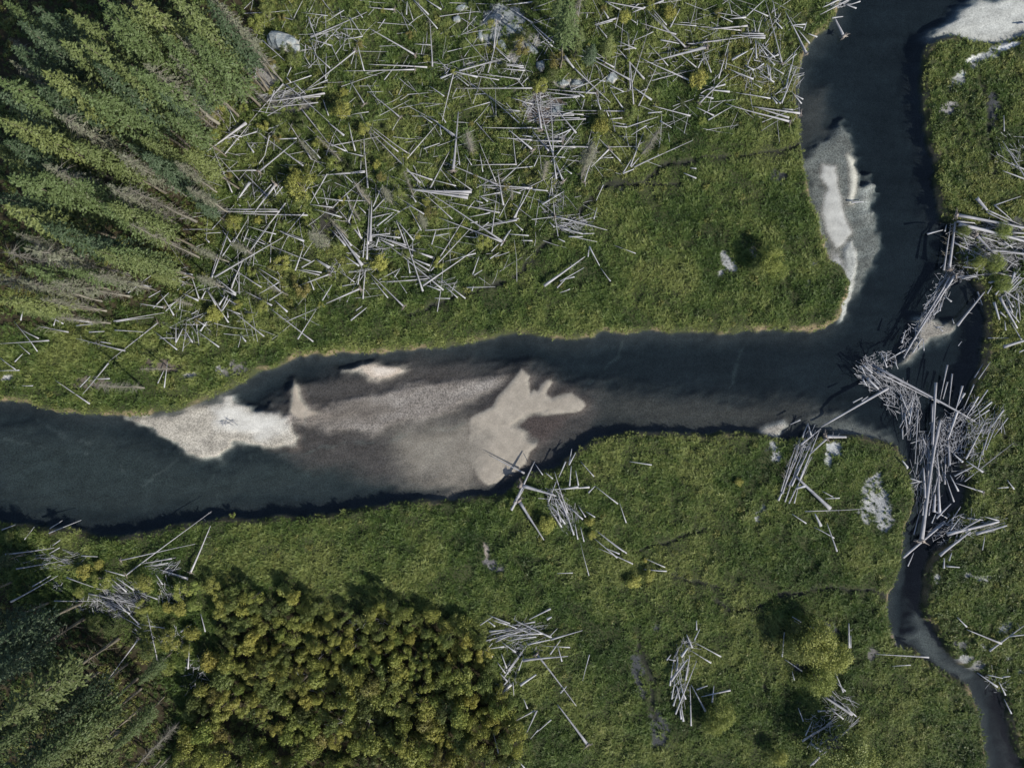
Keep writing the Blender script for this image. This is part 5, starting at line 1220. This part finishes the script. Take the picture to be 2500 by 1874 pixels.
BUSHES = [(1708, 195, 27, 'y'), (1468, 306, 26, 'a'), (1540, 278, 20, 'g'), (735, 455, 44, 'o'), (722, 425, 26, 'o'), (815, 400, 24, 'b'), (848, 405, 20, 'd'), (530, 268, 28, 'o'), (722, 148, 22, 'g'), (640, 305, 18, 'o'), (520, 330, 20, 'b'), (565, 540, 25, 'o'), (627, 537, 11, 'y'), (518, 766, 25, 'y'),
          (925, 637, 26, 'y'), (1070, 640, 18, 'o'), (1180, 590, 23, 'o'), (918, 400, 14, 'y'), (830, 270, 31, 'o'), (890, 312, 22, 'o'), (838, 222, 13, 'y'), (628, 58, 26, 'b'), (650, 30, 26, 'g'), (612, 210, 22, 'r'), (775, 348, 17, 'o'), (735, 300, 20, 'd'), (578, 745, 17, 'o'), (640, 748, 20, 'o'), (784, 745, 11, 'o'),
          (1526, 38, 20, 'y'), (1640, 26, 22, 'y'), (1274, 112, 26, 'r'), (1285, 85, 18, 'd'), (1360, 145, 28, 'r'), (1350, 180, 22, 'd'), (1405, 130, 20, 'o'), (1490, 118, 18, 'o'), (1320, 207, 22, 'o'), (1312, 215, 14, 'y'), (1155, 372, 12, 'o'), (1000, 85, 12, 'r'), (990, 380, 12, 'o'), (1160, 475, 14, 'g'), (975, 475, 22, 'g'), (930, 430, 16, 'r'),
          (1020, 575, 10, 'y'), (1050, 520, 18, 'r'), (1120, 575, 12, 'o'), (1790, 82, 8, 'y'), (660, 220, 12, 'o'), (596, 262, 14, 'b'), (520, 215, 14, 'b'), (700, 120, 20, 'd'), (745, 545, 12, 'o'), (590, 165, 16, 'r'), (660, 155, 16, 'r'), (715, 680, 12, 'r'), (735, 705, 24, 'r'), (690, 640, 24, 'o'),
          (1336, 1281, 26, 'y'), (1440, 1272, 15, 'y'), (1445, 1306, 13, 'y'), (1549, 1422, 23, 'y'), (1585, 1406, 20, 'y'), (1806, 1177, 14, 'y'), (1576, 1368, 8, 'y'),
          (205, 1398, 24, 'y'), (247, 1420, 28, 'o'), (241, 1378, 17, 'y'), (194, 1446, 18, 'o'), (353, 1424, 30, 'o'), (344, 1481, 22, 'o'), (479, 1434, 20, 'b'), (474, 1477, 22, 'b'), (435, 1488, 24, 'y'), (408, 1484, 16, 'y'), (468, 1545, 24, 'a'), (412, 1566, 28, 'o'), (508, 1616, 32, 'a'), (410, 1634, 22, 'b'), (520, 1428, 24, 'o'), (446, 1444, 30, 'o'), (365, 1490, 12, 'o'),
          (230, 1520, 22, 'd'), (270, 1535, 24, 'd'), (540, 1460, 26, 'o'), (560, 1500, 24, 'g'), (450, 1590, 18, 'o'), (420, 1515, 14, 'd'), (360, 1590, 24, 'd'), (60, 1300, 20, 'd'), (150, 1310, 18, 'g'), (560, 1260, 10, 'b'), (20, 1310, 18, 'g')]
rb = random.Random(9)
while len(BUSHES) < 175:
    px, py = rb.uniform(470, 1940), rb.uniform(5, 800)
    x, y = P(px, py)
    if float(sample(dlog, x, y)) > -0.5 or min((px - q[0]) ** 2 + (py - q[1]) ** 2 for q in BUSHES) < 30 ** 2: continue
    BUSHES.append((px, py, rb.uniform(8, 15), rb.choice('ggoodbr')))
for px, py, rd, ky in BUSHES:
    e, look = place_bush(px, py, rd, ky, rb, fixed=(ROUND if ky in 'ya' else LEAFY))
    look = ('large ' if rd > 25 else 'small ' if rd < 15 else '') + look
    tag(e, None, 'bush', 'bushes among the logs')
    bush_items.append([e, look, px, py])
RSH = [(1768, 1756, 44, 'b'), (1745, 1775, 30, 'b'), (2002, 1580, 60, 'o'), (2044, 1610, 46, 'o'), (1960, 1590, 46, 'g'), (2012, 1668, 42, 'b'), (1955, 1545, 34, 'd'), (2070, 1850, 74, 'g'), (2115, 1865, 50, 'b'), (1885, 632, 42, 'b'), (1858, 648, 30, 'g'), (1905, 660, 28, 'b'), (1905, 1850, 26, 'o'), (2440, 640, 30, 'b'), (2460, 560, 26, 'b'), (2395, 640, 22, 'b'), (2360, 560, 20, 'g'), (2460, 690, 26, 'b')]
for px, py, rd, ky in RSH:
    e, look = place_bush(px, py, rd, ky, rb, fixed=DOME, tall=1.25)
    look = look.replace('bush', 'rounded shrub')
    look = ('large ' if rd > 44 else 'small ' if rd < 27 else '') + look
    tag(e, None, 'shrub', 'rounded willow shrubs')
    bush_items.append([e, look, px, py])
settle(bush_items)

thick_items = []
tp = []
tries = 0
while tries < 20000 and len(tp) < 290:
    tries += 1
    px, py = rb.uniform(400, 1290), rb.uniform(1430, 1900)
    x, y = P(px, py)
    if float(sample(dthk, x, y)) > 0.2: continue
    gap = 26 if py < 1640 else 31
    if min([(px - a) ** 2 + (py - b) ** 2 for a, b in tp] + [9e9]) < gap ** 2: continue
    if (px - 590) ** 2 / 60 ** 2 + (py - 1780) ** 2 / 45 ** 2 < 1: continue
    if (px - 790) ** 2 / 40 ** 2 + (py - 1850) ** 2 / 20 ** 2 < 1: continue
    if min([(px - q[0]) ** 2 + (py - q[1]) ** 2 for q in BUSHES]) < 24 ** 2: continue
    tp.append((px, py))
    ky = rb.choice('oooogoogdbyo') if py < 1640 else rb.choice('ooobbggdyor')
    rd = rb.uniform(16, 25) if py < 1640 else rb.uniform(18, 34)
    e, look = place_bush(px, py, rd, ky, rb, 'aspen_tree', tall=rb.uniform(1.0, 2.4), fixed=rb.choice((LEAFY, ROUND)))
    look = look.replace('round ', '').replace('bush', 'aspen').replace('leafy ', '')
    look = ('large ' if rd > 27 else 'small ' if rd < 19 else '') + look
    tag(e, None, 'aspen', 'aspens of the thicket')
    thick_items.append([e, look, px, py])
THANCH = [(1200, 1650, 'the thicket edge by the log pile'), (1240, 1790, 'the thicket corner'), (590, 1780, 'the thicket clearing'), (790, 1850, 'the driftwood hollow'), (640, 1470, 'the thicket point'), (880, 1500, 'the dark upper thicket edge'), (1080, 1520, 'the upper thicket corner'), (470, 1680, 'the forest side of the thicket'),
          (760, 1620, 'the thicket middle'), (980, 1640, 'the dense thicket core'), (900, 1760, 'the lower thicket'), (1060, 1760, 'the open thicket'), (1090, 1870, 'the bottom of the thicket'), (460, 1830, 'the shaded thicket end'), (690, 1700, 'the tall thicket aspens'), (560, 1600, 'the golden aspens')]
ANCH2 = ANCH; ANCH = THANCH
settle(thick_items)
ANCH = ANCH2


# ------------------------------------------------------------------ rocks
def rock(px, py, rx, ry, h, turn, seed, label, name='boulder', cat='boulder', sub=3):
    import bmesh
    bm = bmesh.new(); bmesh.ops.create_icosphere(bm, subdivisions=sub, radius=1.0)
    r = random.Random(seed); pl = [(Vector((r.gauss(0, 1), r.gauss(0, 1), r.gauss(.3, .8))).normalized(), r.uniform(.62, .92)) for _ in range(7)]
    for v in bm.verts:
        p = v.co
        for nn, dd in pl:
            k = p.dot(nn) - dd
            if k > 0: p = p - nn * k * .85
        k = 1 + .10 * math.sin(p.x * 4 + seed) * math.cos(p.y * 5 + seed * 2) + .04 * math.sin(p.z * 11 + p.x * 9)
        v.co = Vector((p.x * rx * S * k, p.y * ry * S * k, p.z * h * k))
    me = bpy.data.meshes.new(name); bm.to_mesh(me); bm.free()
    me.materials.append(M_ROCK)
    x, y = P(px, py)
    o = link(name, me, None, (x, y, gz(x, y) + h * .15)); o.rotation_euler = (0, 0, R(turn))
    tag(o, label, cat, 'rocks at the forest edge')


ROCKS = [(693, 106, 38, 30, 1.5, -10, 1, 'big rounded blue-grey boulder with rust streaks beside the upper forest'), (723, 122, 16, 13, .8, 20, 2, 'pinkish small boulder leaning on the big rounded boulder'), (1115, 48, 10, 9, .5, 0, 3, 'small pale boulder alone in the dark shrub patch'),
         (668, 163, 7, 8, .4, 0, 4, 'small grey stone nearest the upper forest firs'), (604, 168, 6, 6, .35, 0, 5, 'small mossy stone between the firs'), (570, 160, 8, 9, .45, 0, 6, 'larger mossy stone between the firs'),
         (1130, 20, 18, 9, .5, 15, 7, 'flat pale slab at the top edge above the dark shrubs'), (1205, 45, 26, 16, .4, 20, 8, 'broad pale slab at the head of the rock outcrop'), (1255, 75, 28, 18, .4, -20, 9, 'broad blue-grey slab in the middle of the rock outcrop'), (1300, 120, 26, 9, .35, -40, 10, 'long pale slab running down from the rock outcrop'),
         (1172, 90, 9, 17, .5, 10, 11, 'narrow blue-grey slab at the lower end of the outcrop'), (1225, 112, 18, 10, .35, -50, 12, 'shadowed slab beneath the rock outcrop'), (1408, 203, 18, 9, .5, -15, 13, 'pale oblong rock below the tall fir'), (1375, 203, 14, 8, .4, 0, 14, 'small flat rock beside the pale oblong rock'),
         (1492, 193, 16, 14, .6, 20, 15, 'pale pink cracked rock among the crossing logs'), (1320, 160, 12, 16, .4, 0, 16, 'grey slab beneath the rusty bushes'), (1360, 268, 18, 16, .4, 0, 17, 'low grey rock under the brown brush heap'), (1903, 53, 5, 5, .3, 0, 18, 'tiny pale stone at the river bend')]
for a in ROCKS: rock(*a)
